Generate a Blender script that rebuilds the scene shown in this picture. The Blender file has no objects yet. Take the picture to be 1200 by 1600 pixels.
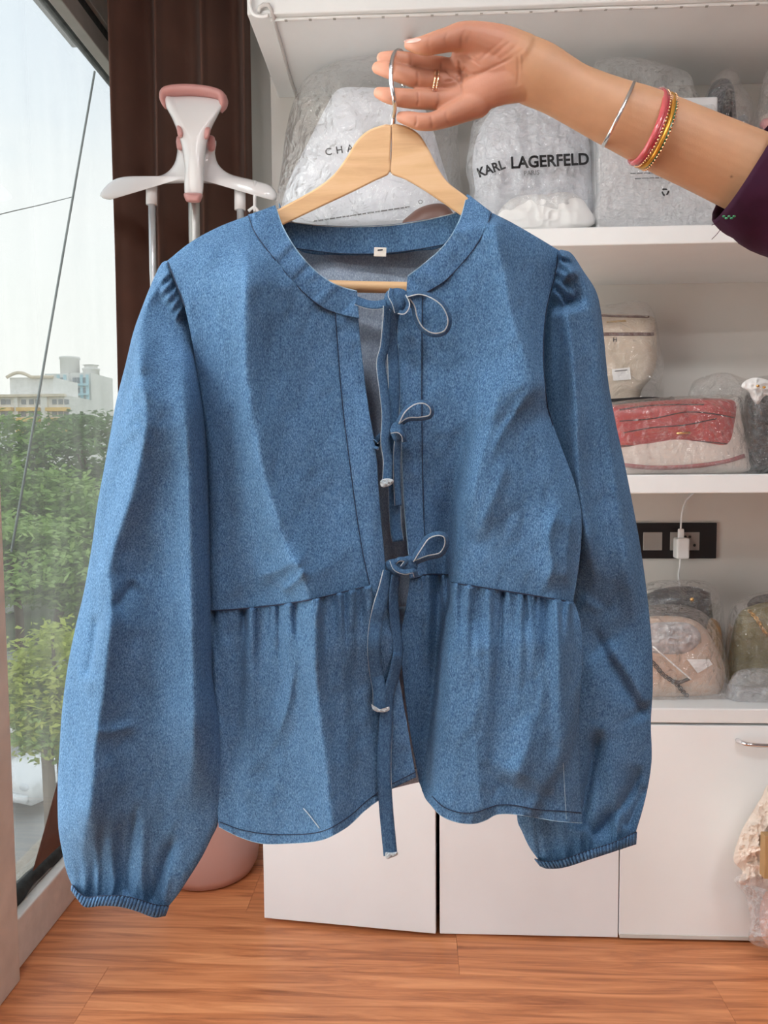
import bpy, bmesh, math, random
import numpy as np
from mathutils import Matrix, Vector
from mathutils.bvhtree import BVHTree

scene = bpy.context.scene
COL = scene.collection
random.seed(7)
RNG = np.random.default_rng(7)

# ------------------------------------------------------------------ camera
FPX = 1170.0
EYE = 1.03
cd = bpy.data.cameras.new('camera')
cd.sensor_fit = 'VERTICAL'; cd.sensor_height = 36.0; cd.lens = 36.0 * FPX / 1600.0
cd.clip_start = 0.02; cd.clip_end = 2000
cam = bpy.data.objects.new('camera', cd); COL.objects.link(cam)
CR = (Matrix.Rotation(math.radians(2.6), 3, 'Z') @ Matrix.Rotation(math.radians(90 - 3.7), 3, 'X')
      @ Matrix.Rotation(math.radians(-0.4), 3, 'Z'))
cam.matrix_world = Matrix.Translation((0, 0, EYE)) @ CR.to_4x4()
scene.camera = cam
CRN = np.array(CR)

# ------------------------------------------------------------------ world, light, exposure
vs = scene.view_settings
vs.view_transform = 'Standard'; vs.look = 'None'; vs.gamma = 1.0; vs.use_curve_mapping = False
vs.exposure = 0.76
SKY_STRENGTH = 2.8
LAMP_STRENGTH = 29.0

world = bpy.data.worlds.new('sky'); scene.world = world; world.use_nodes = True
wt = world.node_tree; wt.nodes.clear()
wo = wt.nodes.new('ShaderNodeOutputWorld'); wb = wt.nodes.new('ShaderNodeBackground')
tc = wt.nodes.new('ShaderNodeTexCoord'); sep = wt.nodes.new('ShaderNodeSeparateXYZ')
ramp = wt.nodes.new('ShaderNodeValToRGB')
cr = ramp.color_ramp
cr.elements[0].position = 0.0; cr.elements[0].color = (1.0, 0.96, 0.88, 1)
cr.elements[1].position = 1.0; cr.elements[1].color = (0.70, 0.80, 0.90, 1)
e = cr.elements.new(0.22); e.color = (0.98, 0.97, 0.92, 1)
e = cr.elements.new(0.45); e.color = (0.85, 0.90, 0.95, 1)
noi = wt.nodes.new('ShaderNodeTexNoise'); noi.inputs['Scale'].default_value = 2.6; noi.inputs['Detail'].default_value = 6
mp = wt.nodes.new('ShaderNodeMapping'); mp.inputs['Scale'].default_value = (1, 1, 3.2)
cl = wt.nodes.new('ShaderNodeValToRGB'); cl.color_ramp.elements[0].position = 0.45; cl.color_ramp.elements[1].position = 0.68
mx = wt.nodes.new('ShaderNodeMixRGB'); mx.inputs['Color2'].default_value = (1.0, 0.985, 0.95, 1)
L = wt.links.new
L(tc.outputs['Generated'], sep.inputs[0]); L(sep.outputs['Z'], ramp.inputs[0])
L(tc.outputs['Generated'], mp.inputs[0]); L(mp.outputs[0], noi.inputs['Vector']); L(noi.outputs['Fac'], cl.inputs[0])
L(cl.outputs['Color'], mx.inputs['Fac']); L(ramp.outputs['Color'], mx.inputs['Color1'])
L(mx.outputs[0], wb.inputs['Color']); wb.inputs['Strength'].default_value = SKY_STRENGTH
L(wb.outputs[0], wo.inputs['Surface'])

# ------------------------------------------------------------------ pixel to place (1200 x 1600 frame)
def rays(px, py):
    px = np.asarray(px, float); py = np.asarray(py, float)
    v = np.stack([(px - 600) / FPX, -(py - 800) / FPX, -np.ones_like(px)], -1)
    return v @ CRN.T
def onY(px, py, Y):
    d = rays(px, py); t = np.asarray(Y, float) / d[..., 1]
    return d * t[..., None] + np.array([0, 0, EYE])
def onZ(px, py, Z):
    d = rays(px, py); t = (np.asarray(Z, float) - EYE) / d[..., 2]
    return d * t[..., None] + np.array([0, 0, EYE])
def onX(px, py, X):
    d = rays(px, py); t = np.asarray(X, float) / d[..., 0]
    return d * t[..., None] + np.array([0, 0, EYE])

# ------------------------------------------------------------------ noise
def _h(ix, iy, s):
    n = (ix * 374761393 + iy * 668265263 + s * 144665) & 0xffffffff
    n = ((n ^ (n >> 13)) * 1274126177) & 0xffffffff
    return ((n ^ (n >> 16)) & 0xffff) / 65535.0
def vn(x, y, s=0):
    x = np.asarray(x, float); y = np.asarray(y, float)
    ix = np.floor(x).astype(np.int64); iy = np.floor(y).astype(np.int64)
    fx = x - ix; fy = y - iy
    fx = fx * fx * fx * (fx * (fx * 6 - 15) + 10); fy = fy * fy * fy * (fy * (fy * 6 - 15) + 10)
    a = _h(ix, iy, s); b = _h(ix + 1, iy, s); c = _h(ix, iy + 1, s); d = _h(ix + 1, iy + 1, s)
    return (a + (b - a) * fx) * (1 - fy) + (c + (d - c) * fx) * fy - 0.5
def fbm(x, y, s=0, o=3):
    r = 0; a = 1.0
    for k in range(o):
        r = r + a * vn(np.asarray(x) * 2 ** k, np.asarray(y) * 2 ** k, s + k * 17); a *= 0.5
    return r
def ridged(x, y, s=0):
    return (0.5 - np.abs(vn(x, y, s))) * 2 - 0.6 + 0.5 * ((0.5 - np.abs(vn(x * 2.3, y * 2.3, s + 5))) * 2 - 0.6)

# ------------------------------------------------------------------ materials
def new_mat(name):
    m = bpy.data.materials.new(name); m.use_nodes = True
    t = m.node_tree; b = t.nodes['Principled BSDF']
    return m, t, b
def S(b, **k):
    for n, v in k.items():
        n = n.replace('_', ' ')
        b.inputs[n].default_value = v
def mat(name, col, rough=0.5, metal=0.0, var=0.0, scale=20.0, stretch=(1, 1, 1), bump=0.0, bscale=None, col2=None, spec=0.5, sheen=0.0, coat=0.0, trans=0.0, detail=4):
    m, t, b = new_mat(name)
    c = (*col, 1)
    S(b, Base_Color=c, Roughness=rough, Metallic=metal)
    b.inputs['Specular IOR Level'].default_value = spec
    b.inputs['Sheen Weight'].default_value = sheen
    b.inputs['Coat Weight'].default_value = coat
    if var or bump or col2:
        tx = t.nodes.new('ShaderNodeTexCoord'); mpn = t.nodes.new('ShaderNodeMapping')
        mpn.inputs['Scale'].default_value = stretch
        t.links.new(tx.outputs['Object'], mpn.inputs[0])
        n = t.nodes.new('ShaderNodeTexNoise'); n.inputs['Scale'].default_value = scale; n.inputs['Detail'].default_value = detail
        t.links.new(mpn.outputs[0], n.inputs['Vector'])
        r = t.nodes.new('ShaderNodeValToRGB')
        r.color_ramp.elements[0].position = 0.3; r.color_ramp.elements[1].position = 0.7
        if col2 is None:
            r.color_ramp.elements[0].color = (*[x * (1 - var) for x in col], 1)
            r.color_ramp.elements[1].color = (*[min(1, x * (1 + var)) for x in col], 1)
        else:
            r.color_ramp.elements[0].color = c; r.color_ramp.elements[1].color = (*col2, 1)
        t.links.new(n.outputs['Fac'], r.inputs[0]); t.links.new(r.outputs[0], b.inputs['Base Color'])
        if bump:
            n2 = n
            if bscale:
                n2 = t.nodes.new('ShaderNodeTexNoise'); n2.inputs['Scale'].default_value = bscale
                n2.inputs['Detail'].default_value = 3
                t.links.new(mpn.outputs[0], n2.inputs['Vector'])
            bp = t.nodes.new('ShaderNodeBump'); bp.inputs['Strength'].default_value = bump; bp.inputs['Distance'].default_value = 0.001
            t.links.new(n2.outputs['Fac'], bp.inputs['Height']); t.links.new(bp.outputs[0], b.inputs['Normal'])
    if trans:
        out = t.nodes['Material Output']; tr = t.nodes.new('ShaderNodeBsdfTranslucent'); mixs = t.nodes.new('ShaderNodeMixShader')
        tr.inputs[0].default_value = c; mixs.inputs[0].default_value = trans
        t.links.new(b.outputs[0], mixs.inputs[1]); t.links.new(tr.outputs[0], mixs.inputs[2]); t.links.new(mixs.outputs[0], out.inputs[0])
    return m

def denim(name, dark, lite, seed=0.0, wash=(0.86, 1.16)):
    m, t, b = new_mat(name)
    S(b, Roughness=0.85); b.inputs['Specular IOR Level'].default_value = 0.08
    b.inputs['Sheen Weight'].default_value = 0.02; b.inputs['Sheen Roughness'].default_value = 0.5
    tx = t.nodes.new('ShaderNodeTexCoord')
    def noise(sc, det, st):
        mpn = t.nodes.new('ShaderNodeMapping'); mpn.inputs['Scale'].default_value = st; mpn.inputs['Location'].default_value = (seed, seed, seed)
        t.links.new(tx.outputs['Object'], mpn.inputs[0])
        n = t.nodes.new('ShaderNodeTexNoise'); n.inputs['Scale'].default_value = sc; n.inputs['Detail'].default_value = det
        n.inputs['Roughness'].default_value = 0.65
        t.links.new(mpn.outputs[0], n.inputs['Vector']); return n
    a = noise(760, 3, (1.25, 1, 0.6)); r = t.nodes.new('ShaderNodeValToRGB')
    r.color_ramp.elements[0].position = 0.30; r.color_ramp.elements[0].color = (*dark, 1)
    r.color_ramp.elements[1].position = 0.78; r.color_ramp.elements[1].color = (*lite, 1)
    mid = [0.62 * d + 0.38 * l for d, l in zip(dark, lite)]
    el = r.color_ramp.elements.new(0.52); el.color = (*mid, 1)
    t.links.new(a.outputs['Fac'], r.inputs[0])
    w = noise(22, 6, (1.6, 1, 0.5)); rw = t.nodes.new('ShaderNodeMapRange')
    rw.inputs['From Min'].default_value = 0.3; rw.inputs['From Max'].default_value = 0.7
    rw.inputs['To Min'].default_value = wash[0]; rw.inputs['To Max'].default_value = wash[1]
    t.links.new(w.outputs['Fac'], rw.inputs['Value'])
    mu = t.nodes.new('ShaderNodeMixRGB'); mu.blend_type = 'MULTIPLY'; mu.inputs['Fac'].default_value = 1
    cb = t.nodes.new('ShaderNodeCombineColor')
    for i in range(3): t.links.new(rw.outputs[0], cb.inputs[i])
    t.links.new(r.outputs[0], mu.inputs['Color1']); t.links.new(cb.outputs[0], mu.inputs['Color2'])
    t.links.new(mu.outputs[0], b.inputs['Base Color'])
    bp = t.nodes.new('ShaderNodeBump'); bp.inputs['Strength'].default_value = 0.35; bp.inputs['Distance'].default_value = 0.0008
    t.links.new(a.outputs['Fac'], bp.inputs['Height'])
    c2 = noise(60, 4, (1, 1, 0.6)); bp2 = t.nodes.new('ShaderNodeBump'); bp2.inputs['Strength'].default_value = 0.35; bp2.inputs['Distance'].default_value = 0.004
    t.links.new(c2.outputs['Fac'], bp2.inputs['Height']); t.links.new(bp.outputs[0], bp2.inputs['Normal'])
    t.links.new(bp2.outputs[0], b.inputs['Normal'])
    return m

def film(name, amount=0.22, col=(0.9, 0.91, 0.93), rough=0.09, scale=18.0):
    """thin crumpled clear plastic: see-through, a little milky, with glossy creases"""
    m, t, b = new_mat(name); out = t.nodes['Material Output']; t.nodes.remove(b)
    tr = t.nodes.new('ShaderNodeBsdfTransparent'); df = t.nodes.new('ShaderNodeBsdfDiffuse'); df.inputs[0].default_value = (*col, 1)
    gl = t.nodes.new('ShaderNodeBsdfGlossy'); gl.inputs['Roughness'].default_value = rough; gl.inputs[0].default_value = (1, 1, 1, 1)
    tx = t.nodes.new('ShaderNodeTexCoord'); n = t.nodes.new('ShaderNodeTexNoise')
    n.inputs['Scale'].default_value = scale; n.inputs['Detail'].default_value = 4; n.inputs['Distortion'].default_value = 1.2
    t.links.new(tx.outputs['Object'], n.inputs['Vector'])
    vo = t.nodes.new('ShaderNodeTexVoronoi'); vo.inputs['Scale'].default_value = scale * 3.2
    wv = t.nodes.new('ShaderNodeVectorMath'); wv.operation = 'MULTIPLY_ADD'; wv.inputs[1].default_value = (0.03, 0.03, 0.03)
    t.links.new(n.outputs['Color'], wv.inputs[0]); t.links.new(tx.outputs['Object'], wv.inputs[2]); t.links.new(wv.outputs[0], vo.inputs['Vector'])
    b0 = t.nodes.new('ShaderNodeBump'); b0.inputs['Strength'].default_value = 1.0; b0.inputs['Distance'].default_value = 0.02
    t.links.new(n.outputs['Fac'], b0.inputs['Height'])
    bp = t.nodes.new('ShaderNodeBump'); bp.inputs['Strength'].default_value = 0.8; bp.inputs['Distance'].default_value = 0.006
    t.links.new(vo.outputs['Distance'], bp.inputs['Height']); t.links.new(b0.outputs[0], bp.inputs['Normal'])
    for s_ in (df, gl): t.links.new(bp.outputs[0], s_.inputs['Normal'])
    lw = t.nodes.new('ShaderNodeLayerWeight'); lw.inputs['Blend'].default_value = 0.5
    t.links.new(bp.outputs[0], lw.inputs['Normal'])
    m1 = t.nodes.new('ShaderNodeMixShader'); m1.inputs[0].default_value = amount * 0.6
    t.links.new(tr.outputs[0], m1.inputs[1]); t.links.new(df.outputs[0], m1.inputs[2])
    mr = t.nodes.new('ShaderNodeMapRange'); mr.inputs['From Min'].default_value = 0.15; mr.inputs['From Max'].default_value = 1.0
    mr.inputs['To Min'].default_value = 0.06; mr.inputs['To Max'].default_value = 0.55
    m2 = t.nodes.new('ShaderNodeMixShader')
    t.links.new(lw.outputs['Facing'], mr.inputs['Value']); t.links.new(mr.outputs[0], m2.inputs[0])
    t.links.new(m1.outputs[0], m2.inputs[1]); t.links.new(gl.outputs[0], m2.inputs[2]); t.links.new(m2.outputs[0], out.inputs[0])
    return m

def wood(name, c1, c2, c3, axis=0, scale=7.0, stretch=12.0, rough=0.35, coat=0.0):
    m, t, b = new_mat(name); S(b, Roughness=rough); b.inputs['Coat Weight'].default_value = coat; b.inputs['Coat Roughness'].default_value = 0.25
    tx = t.nodes.new('ShaderNodeTexCoord'); mpn = t.nodes.new('ShaderNodeMapping')
    sc = [stretch] * 3; sc[axis] = 1.0
    mpn.inputs['Scale'].default_value = sc
    oi = t.nodes.new('ShaderNodeObjectInfo'); ad = t.nodes.new('ShaderNodeVectorMath'); ad.operation = 'ADD'
    ms = t.nodes.new('ShaderNodeVectorMath'); ms.operation = 'SCALE'; ms.inputs['Scale'].default_value = 30.0
    cbx = t.nodes.new('ShaderNodeCombineXYZ')
    for i in range(3): t.links.new(oi.outputs['Random'], cbx.inputs[i])
    t.links.new(cbx.outputs[0], ms.inputs[0]); t.links.new(tx.outputs['Object'], ad.inputs[0]); t.links.new(ms.outputs[0], ad.inputs[1])
    t.links.new(ad.outputs[0], mpn.inputs[0])
    n = t.nodes.new('ShaderNodeTexNoise'); n.inputs['Scale'].default_value = scale; n.inputs['Detail'].default_value = 9; n.inputs['Roughness'].default_value = 0.62; n.inputs['Distortion'].default_value = 1.0
    t.links.new(mpn.outputs[0], n.inputs['Vector'])
    r = t.nodes.new('ShaderNodeValToRGB')
    r.color_ramp.elements[0].position = 0.30; r.color_ramp.elements[0].color = (*c1, 1)
    r.color_ramp.elements[1].position = 0.72; r.color_ramp.elements[1].color = (*c3, 1)
    el = r.color_ramp.elements.new(0.5); el.color = (*c2, 1)
    t.links.new(n.outputs['Fac'], r.inputs[0]); t.links.new(r.outputs[0], b.inputs['Base Color'])
    bp = t.nodes.new('ShaderNodeBump'); bp.inputs['Strength'].default_value = 0.12; bp.inputs['Distance'].default_value = 0.001
    t.links.new(n.outputs['Fac'], bp.inputs['Height']); t.links.new(bp.outputs[0], b.inputs['Normal'])
    return m

def glass_mat(name, tint, d0, d1):
    m, t, b = new_mat(name); out = t.nodes['Material Output']; t.nodes.remove(b)
    tr = t.nodes.new('ShaderNodeBsdfTransparent'); tr.inputs[0].default_value = (*tint, 1)
    gl = t.nodes.new('ShaderNodeBsdfGlossy'); gl.inputs['Roughness'].default_value = 0.02
    lw = t.nodes.new('ShaderNodeLayerWeight'); lw.inputs['Blend'].default_value = 0.5
    fr = t.nodes.new('ShaderNodeMapRange'); fr.inputs['From Min'].default_value = 0.35; fr.inputs['From Max'].default_value = 1.0
    fr.inputs['To Min'].default_value = 0.02; fr.inputs['To Max'].default_value = 0.22
    t.links.new(lw.outputs['Facing'], fr.inputs['Value'])
    m1 = t.nodes.new('ShaderNodeMixShader')
    t.links.new(fr.outputs[0], m1.inputs[0]); t.links.new(tr.outputs[0], m1.inputs[1]); t.links.new(gl.outputs[0], m1.inputs[2])
    # dusty streaks that scatter daylight
    du = t.nodes.new('ShaderNodeBsdfTranslucent'); du.inputs[0].default_value = (0.95, 0.95, 0.93, 1)
    tx = t.nodes.new('ShaderNodeTexCoord'); mpn = t.nodes.new('ShaderNodeMapping'); mpn.inputs['Scale'].default_value = (1, 9, 1.2)
    n = t.nodes.new('ShaderNodeTexNoise'); n.inputs['Scale'].default_value = 2.5; n.inputs['Detail'].default_value = 5
    t.links.new(tx.outputs['Object'], mpn.inputs[0]); t.links.new(mpn.outputs[0], n.inputs['Vector'])
    mr = t.nodes.new('ShaderNodeMapRange'); mr.inputs['From Min'].default_value = 0.3; mr.inputs['From Max'].default_value = 0.75
    mr.inputs['To Min'].default_value = d0; mr.inputs['To Max'].default_value = d1
    t.links.new(n.outputs['Fac'], mr.inputs['Value'])
    m2 = t.nodes.new('ShaderNodeMixShader')
    t.links.new(mr.outputs[0], m2.inputs[0]); t.links.new(m1.outputs[0], m2.inputs[1]); t.links.new(du.outputs[0], m2.inputs[2])
    t.links.new(m2.outputs[0], out.inputs[0])
    return m

def emit(name, col, s):
    m, t, b = new_mat(name); S(b, Base_Color=(*col, 1)); b.inputs['Emission Color'].default_value = (*col, 1); b.inputs['Emission Strength'].default_value = s
    return m

# ------------------------------------------------------------------ mesh helpers
def tag(o, label=None, cat=None, group=None, kind=None):
    if label: o['label'] = label
    if cat: o['category'] = cat
    if group: o['group'] = group
    if kind: o['kind'] = kind
    return o
def root_of(o):
    while o.parent: o = o.parent
    return o
def thing(name, loc, label, cat, group=None):
    o = bpy.data.objects.new(name, None); o.location = loc; o.empty_display_size = 0.05; COL.objects.link(o)
    return tag(o, label, cat, group)
def mk(name, V, F, m, parent=None, smooth=True, origin=None):
    """V in world coordinates; the object sits at its parent's root, or at its own base"""
    V = np.asarray(V, float).reshape(-1, 3)
    if parent is not None: org = np.array(root_of(parent).location)
    elif origin is not None: org = np.array(origin, float)
    else:
        lo, hi = V.min(0), V.max(0); org = np.array([(lo[0] + hi[0]) / 2, (lo[1] + hi[1]) / 2, lo[2]])
    me = bpy.data.meshes.new(name)
    me.from_pydata((V - org).tolist(), [], [tuple(int(i) for i in f) for f in F])
    if m is not None: me.materials.append(m)
    if smooth: me.polygons.foreach_set('use_smooth', np.ones(len(me.polygons), bool))
    me.update()
    o = bpy.data.objects.new(name, me); COL.objects.link(o)
    if parent is not None: o.parent = parent
    else: o.location = org
    return o
def mkbm(name, bm, m, parent=None, smooth=False, origin=None):
    bm.verts.index_update()
    V = [tuple(v.co) for v in bm.verts]; F = [[v.index for v in f.verts] for f in bm.faces]
    bm.free()
    return mk(name, V, F, m, parent, smooth, origin)
def bm_box(bm, lo, hi, bev=0.0, M=None, seg=2):
    lo = Vector(lo); hi = Vector(hi)
    b2 = bmesh.new(); bmesh.ops.create_cube(b2, size=1.0)
    for v in b2.verts: v.co = Vector(((v.co[i] + 0.5) * (hi[i] - lo[i]) + lo[i] for i in range(3)))
    if bev > 0: bmesh.ops.bevel(b2, geom=b2.edges[:], offset=bev, segments=seg, affect='EDGES', profile=0.5)
    if M is not None:
        for v in b2.verts: v.co = M @ v.co
    me = bpy.data.meshes.new('tmp'); b2.to_mesh(me); b2.free(); bm.from_mesh(me); bpy.data.meshes.remove(me)
def box(name, lo, hi, m, parent=None, bev=0.002, M=None, smooth=False):
    bm = bmesh.new(); bm_box(bm, lo, hi, bev, M)
    return mkbm(name, bm, m, parent, smooth)
def grid_faces(n, m, off=0, wrap=False):
    F = []
    mm = m if wrap else m - 1
    for i in range(n - 1):
        for j in range(mm):
            a = off + i * m + j; b = off + i * m + (j + 1) % m
            F.append((a, b, b + m, a + m))
    return F
def frames(P):
    P = np.asarray(P, float); T = np.gradient(P, axis=0); T /= np.linalg.norm(T, axis=1)[:, None] + 1e-12
    N = np.zeros_like(P); up = np.array([0, 0, 1.0])
    if abs(T[0] @ up) > 0.9: up = np.array([1.0, 0, 0])
    n = up - (up @ T[0]) * T[0]; n /= np.linalg.norm(n); N[0] = n
    for i in range(1, len(P)):
        n = N[i - 1] - (N[i - 1] @ T[i]) * T[i]; N[i] = n / (np.linalg.norm(n) + 1e-12)
    return T, N, np.cross(T, N)
def tube_vf(P, r, seg=8, closed=False, cap=True, sq=1.0):
    P = np.asarray(P, float); n = len(P); r = np.broadcast_to(np.asarray(r, float), (n,))
    T, N, B = frames(P)
    a = np.linspace(0, 2 * np.pi, seg, endpoint=False)
    V = P[:, None, :] + r[:, None, None] * (np.cos(a)[None, :, None] * N[:, None, :] + sq * np.sin(a)[None, :, None] * B[:, None, :])
    V = V.reshape(-1, 3); F = grid_faces(n, seg, 0, True)
    if closed:
        for j in range(seg): F.append(((n - 1) * seg + j, (n - 1) * seg + (j + 1) % seg, (j + 1) % seg, j))
    elif cap:
        F.append(tuple(range(seg))[::-1]); F.append(tuple((n - 1) * seg + j for j in range(seg)))
    return V, F
def tube(name, P, r, m, parent=None, seg=8, closed=False, sq=1.0):
    V, F = tube_vf(P, r, seg, closed, True, sq)
    return mk(name, V, F, m, parent)
def join_vf(parts):
    V = []; F = []; o = 0
    for v, f in parts:
        v = np.asarray(v).reshape(-1, 3); V.append(v); F += [tuple(i + o for i in q) for q in f]; o += len(v)
    return np.concatenate(V), F
def sphere_vf(c, r, nu=10, nv=7):
    c = np.asarray(c, float); r = np.broadcast_to(np.asarray(r, float), (3,))
    th = np.linspace(0, np.pi, nv); ph = np.linspace(0, 2 * np.pi, nu, endpoint=False)
    V = np.array([[np.sin(t) * np.cos(p), np.sin(t) * np.sin(p), np.cos(t)] for t in th for p in ph]) * r + c
    return V, grid_faces(nv, nu, 0, True)
def lathe_vf(prof, c, seg=32):
    prof = np.asarray(prof, float); a = np.linspace(0, 2 * np.pi, seg, endpoint=False)
    V = np.array([[c[0] + r * np.cos(t), c[1] + r * np.sin(t), c[2] + z] for r, z in prof for t in a])
    F = grid_faces(len(prof), seg, 0, True); n = len(prof)
    F.append(tuple(range(seg))[::-1]); F.append(tuple((n - 1) * seg + j for j in range(seg)))
    return V, F
def smooth_pts(pts, n=64, closed=False):
    """Catmull-Rom through the points, then even arc length"""
    P = np.asarray(pts, float)
    if closed: Q = np.concatenate([P[-1:], P, P[:2]])
    else: Q = np.concatenate([2 * P[:1] - P[1:2], P, 2 * P[-1:] - P[-2:-1]])
    out = []; t = np.linspace(0, 1, 14, endpoint=False)[:, None]
    for i in range(len(Q) - 3):
        p0, p1, p2, p3 = Q[i:i + 4]
        out.append(0.5 * (2 * p1 + (p2 - p0) * t + (2 * p0 - 5 * p1 + 4 * p2 - p3) * t ** 2 + (3 * p1 - p0 - 3 * p2 + p3) * t ** 3))
    out = np.concatenate(out)
    out = np.concatenate([out, out[:1]]) if closed else np.concatenate([out, P[-1:]])
    s = np.concatenate([[0], np.cumsum(np.linalg.norm(np.diff(out, axis=0), axis=1))])
    u = np.linspace(0, s[-1], n + 1)[:-1] if closed else np.linspace(0, s[-1], n)
    return np.stack([np.interp(u, s, out[:, k]) for k in range(out.shape[1])], -1)
def coons(T, B, Lc, R, ns, nt, curve=True):
    f = smooth_pts if curve else smooth_pts
    T = f(T, ns); B = f(B, ns); Lc = f(Lc, nt); R = f(R, nt)
    s = np.linspace(0, 1, ns)[None, :, None]; t = np.linspace(0, 1, nt)[:, None, None]
    return ((1 - t) * T[None] + t * B[None] + (1 - s) * Lc[:, None] + s * R[:, None]
            - ((1 - s) * (1 - t) * T[0] + s * (1 - t) * T[-1] + (1 - s) * t * B[0] + s * t * B[-1]))
def pillow_vf(outline, Y, thick, back=None, N=72, R=18, power=2.2, crumple=0.0, cs=30.0, seed=0, zmin=None, ymax=None):
    """rounded body from a front outline in pixels, standing at depth Y, with real front and back bulge (metres)"""
    O = smooth_pts(outline, N, True); c = O.mean(0)
    back = thick if back is None else back
    rr = np.sin(np.linspace(0, np.pi / 2, R))
    V = []
    for sgn, th in ((1, thick), (-1, back)):
        for k, r in enumerate(rr):
            if sgn < 0 and k == R - 1: continue
            p = c + (O - c) * r
            dep = th * np.clip(1 - r ** power, 0, 1) ** (1 / 2.0)
            if crumple:
                dep = dep + crumple * ridged(p[:, 0] / cs + seed * 3.1, p[:, 1] / cs + sgn, seed) * (0.35 + 0.65 * (1 - r ** 4))
            V.append(onY(p[:, 0], p[:, 1], Y - sgn * dep))
    V = np.concatenate(V)
    F = grid_faces(R, N, 0, True)
    offb = R * N
    F += [tuple(reversed(q)) for q in grid_faces(R - 1, N, offb, True)]
    a = (R - 1) * N; b = offb + (R - 2) * N
    for j in range(N): F.append((a + j, a + (j + 1) % N, b + (j + 1) % N, b + j))
    if zmin is not None: V[:, 2] = np.maximum(V[:, 2], zmin)
    if ymax is not None: V[:, 1] = np.minimum(V[:, 1], ymax)
    return V, F
def pillow(name, outline, Y, thick, m, parent=None, **k):
    V, F = pillow_vf(outline, Y, thick, **k)
    return mk(name, V, F, m, parent)
def bvh_of(*objs):
    V = []; F = []; o = 0
    for ob in objs:
        org = np.array(root_of(ob).location)
        v = [tuple(np.array(q.co) + org) for q in ob.data.vertices]
        V += v; F += [tuple(i + o for i in p.vertices) for p in ob.data.polygons]; o += len(v)
    return BVHTree.FromPolygons(V, F)
def cast(bvh, px, py, lift=0.0008, Yfall=1.7):
    out = []
    for x, y in zip(np.ravel(px), np.ravel(py)):
        d = Vector(rays(x, y)).normalized(); h = bvh.ray_cast(Vector((0, 0, EYE)), d)
        p = h[0] if h[0] is not None else Vector(onY(x, y, Yfall))
        out.append(np.array(p) - np.array(d) * lift)
    return np.array(out)
def text_vf(body, bold=0.0, spacing=1.0, shear=0.0):
    cu = bpy.data.curves.new('t', 'FONT'); cu.body = body; cu.offset = bold; cu.space_character = spacing; cu.resolution_u = 3; cu.shear = shear
    ob = bpy.data.objects.new('t', cu); COL.objects.link(ob)
    dg = bpy.context.evaluated_depsgraph_get(); me = bpy.data.meshes.new_from_object(ob.evaluated_get(dg))
    V = np.array([tuple(v.co) for v in me.vertices]); F = [tuple(p.vertices) for p in me.polygons]
    bpy.data.objects.remove(ob); bpy.data.meshes.remove(me); bpy.data.curves.remove(cu)
    return V, F
def text_on(name, body, px, py, width, ang, bvh, m, parent, bold=0.0, spacing=1.0, hscale=1.0, lift=0.0012, Yfall=1.7):
    V, F = text_vf(body, bold, spacing)
    w = V[:, 0].max() - V[:, 0].min(); k = width / w
    x = (V[:, 0] - V[:, 0].min()) * k; y = V[:, 1] * k * hscale
    ca, sa = math.cos(math.radians(ang)), math.sin(math.radians(ang))
    X = px + x * ca - y * sa; Yy = py - x * sa - y * ca
    return mk(name, cast(bvh, X, Yy, lift, Yfall), F, m, parent, smooth=False)
# ================================================================== the room
M_wall = mat('wall_paint', (0.72, 0.70, 0.66), 0.7, var=0.04, scale=6, bump=0.1, bscale=80)
M_wall2 = mat('grey_wall_paint', (0.36, 0.36, 0.37), 0.7, var=0.04, scale=6)
M_wallL = mat('panel_laminate', (0.60, 0.57, 0.53), 0.6, var=0.03, scale=5)
M_ceil = mat('ceiling_paint', (0.50, 0.50, 0.50), 0.8, var=0.02, scale=4)
M_lam = mat('white_laminate', (0.78, 0.785, 0.78), 0.35, var=0.025, scale=9)
M_door = mat('door_laminate', (0.85, 0.875, 0.90), 0.32, var=0.03, scale=5)
M_door2 = mat('aged_door_laminate', (0.86, 0.87, 0.865), 0.35, var=0.03, scale=4)
M_frame = mat('window_frame_paint', (0.74, 0.71, 0.68), 0.45, var=0.08, scale=30, bump=0.15, bscale=120)
M_post = mat('post_paint', (0.66, 0.585, 0.53), 0.5, var=0.10, scale=14, bump=0.1, bscale=80)
M_alu = mat('aluminium_channel', (0.42, 0.40, 0.38), 0.45, 0.4, var=0.06, scale=30)
M_gask = mat('black_gasket', (0.03, 0.035, 0.035), 0.75, var=0.5, scale=60)
M_sill = mat('speckled_sill', (0.52, 0.45, 0.36), 0.85, scale=160, col2=(0.72, 0.66, 0.56), bump=0.6)
M_floor = wood('floor_laminate', (0.31, 0.092, 0.034), (0.60, 0.215, 0.086), (0.80, 0.34, 0.150), axis=0, scale=2.9, stretch=16, rough=0.40)
M_dark = mat('shadow_gap', (0.02, 0.02, 0.02), 0.8)
M_glass = glass_mat('dusty_dimmed_glass', (0.47, 0.485, 0.49), 0.02, 0.06)  # faint dust, plus a grey tint added to dim the sky behind
M_glassc = glass_mat('clear_window_glass', (0.97, 0.985, 0.985), 0.0, 0.01)
M_chrome = mat('chrome', (0.8, 0.8, 0.82), 0.12, 1.0)
M_lamp = emit('lamp_diffuser', (0.98, 0.985, 1.0), LAMP_STRENGTH)
M_whitepl = mat('white_plastic', (0.82, 0.82, 0.82), 0.3)

XW = -0.82           # inner face of the window wall
XG = -0.872          # glass plane
YB = 1.93            # wall behind the shelves
YN = 2.22            # wall of the window niche
RX, RY, RZ = 2.3, -2.6, 2.62

def struct(o): o['kind'] = 'structure'; return o

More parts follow.
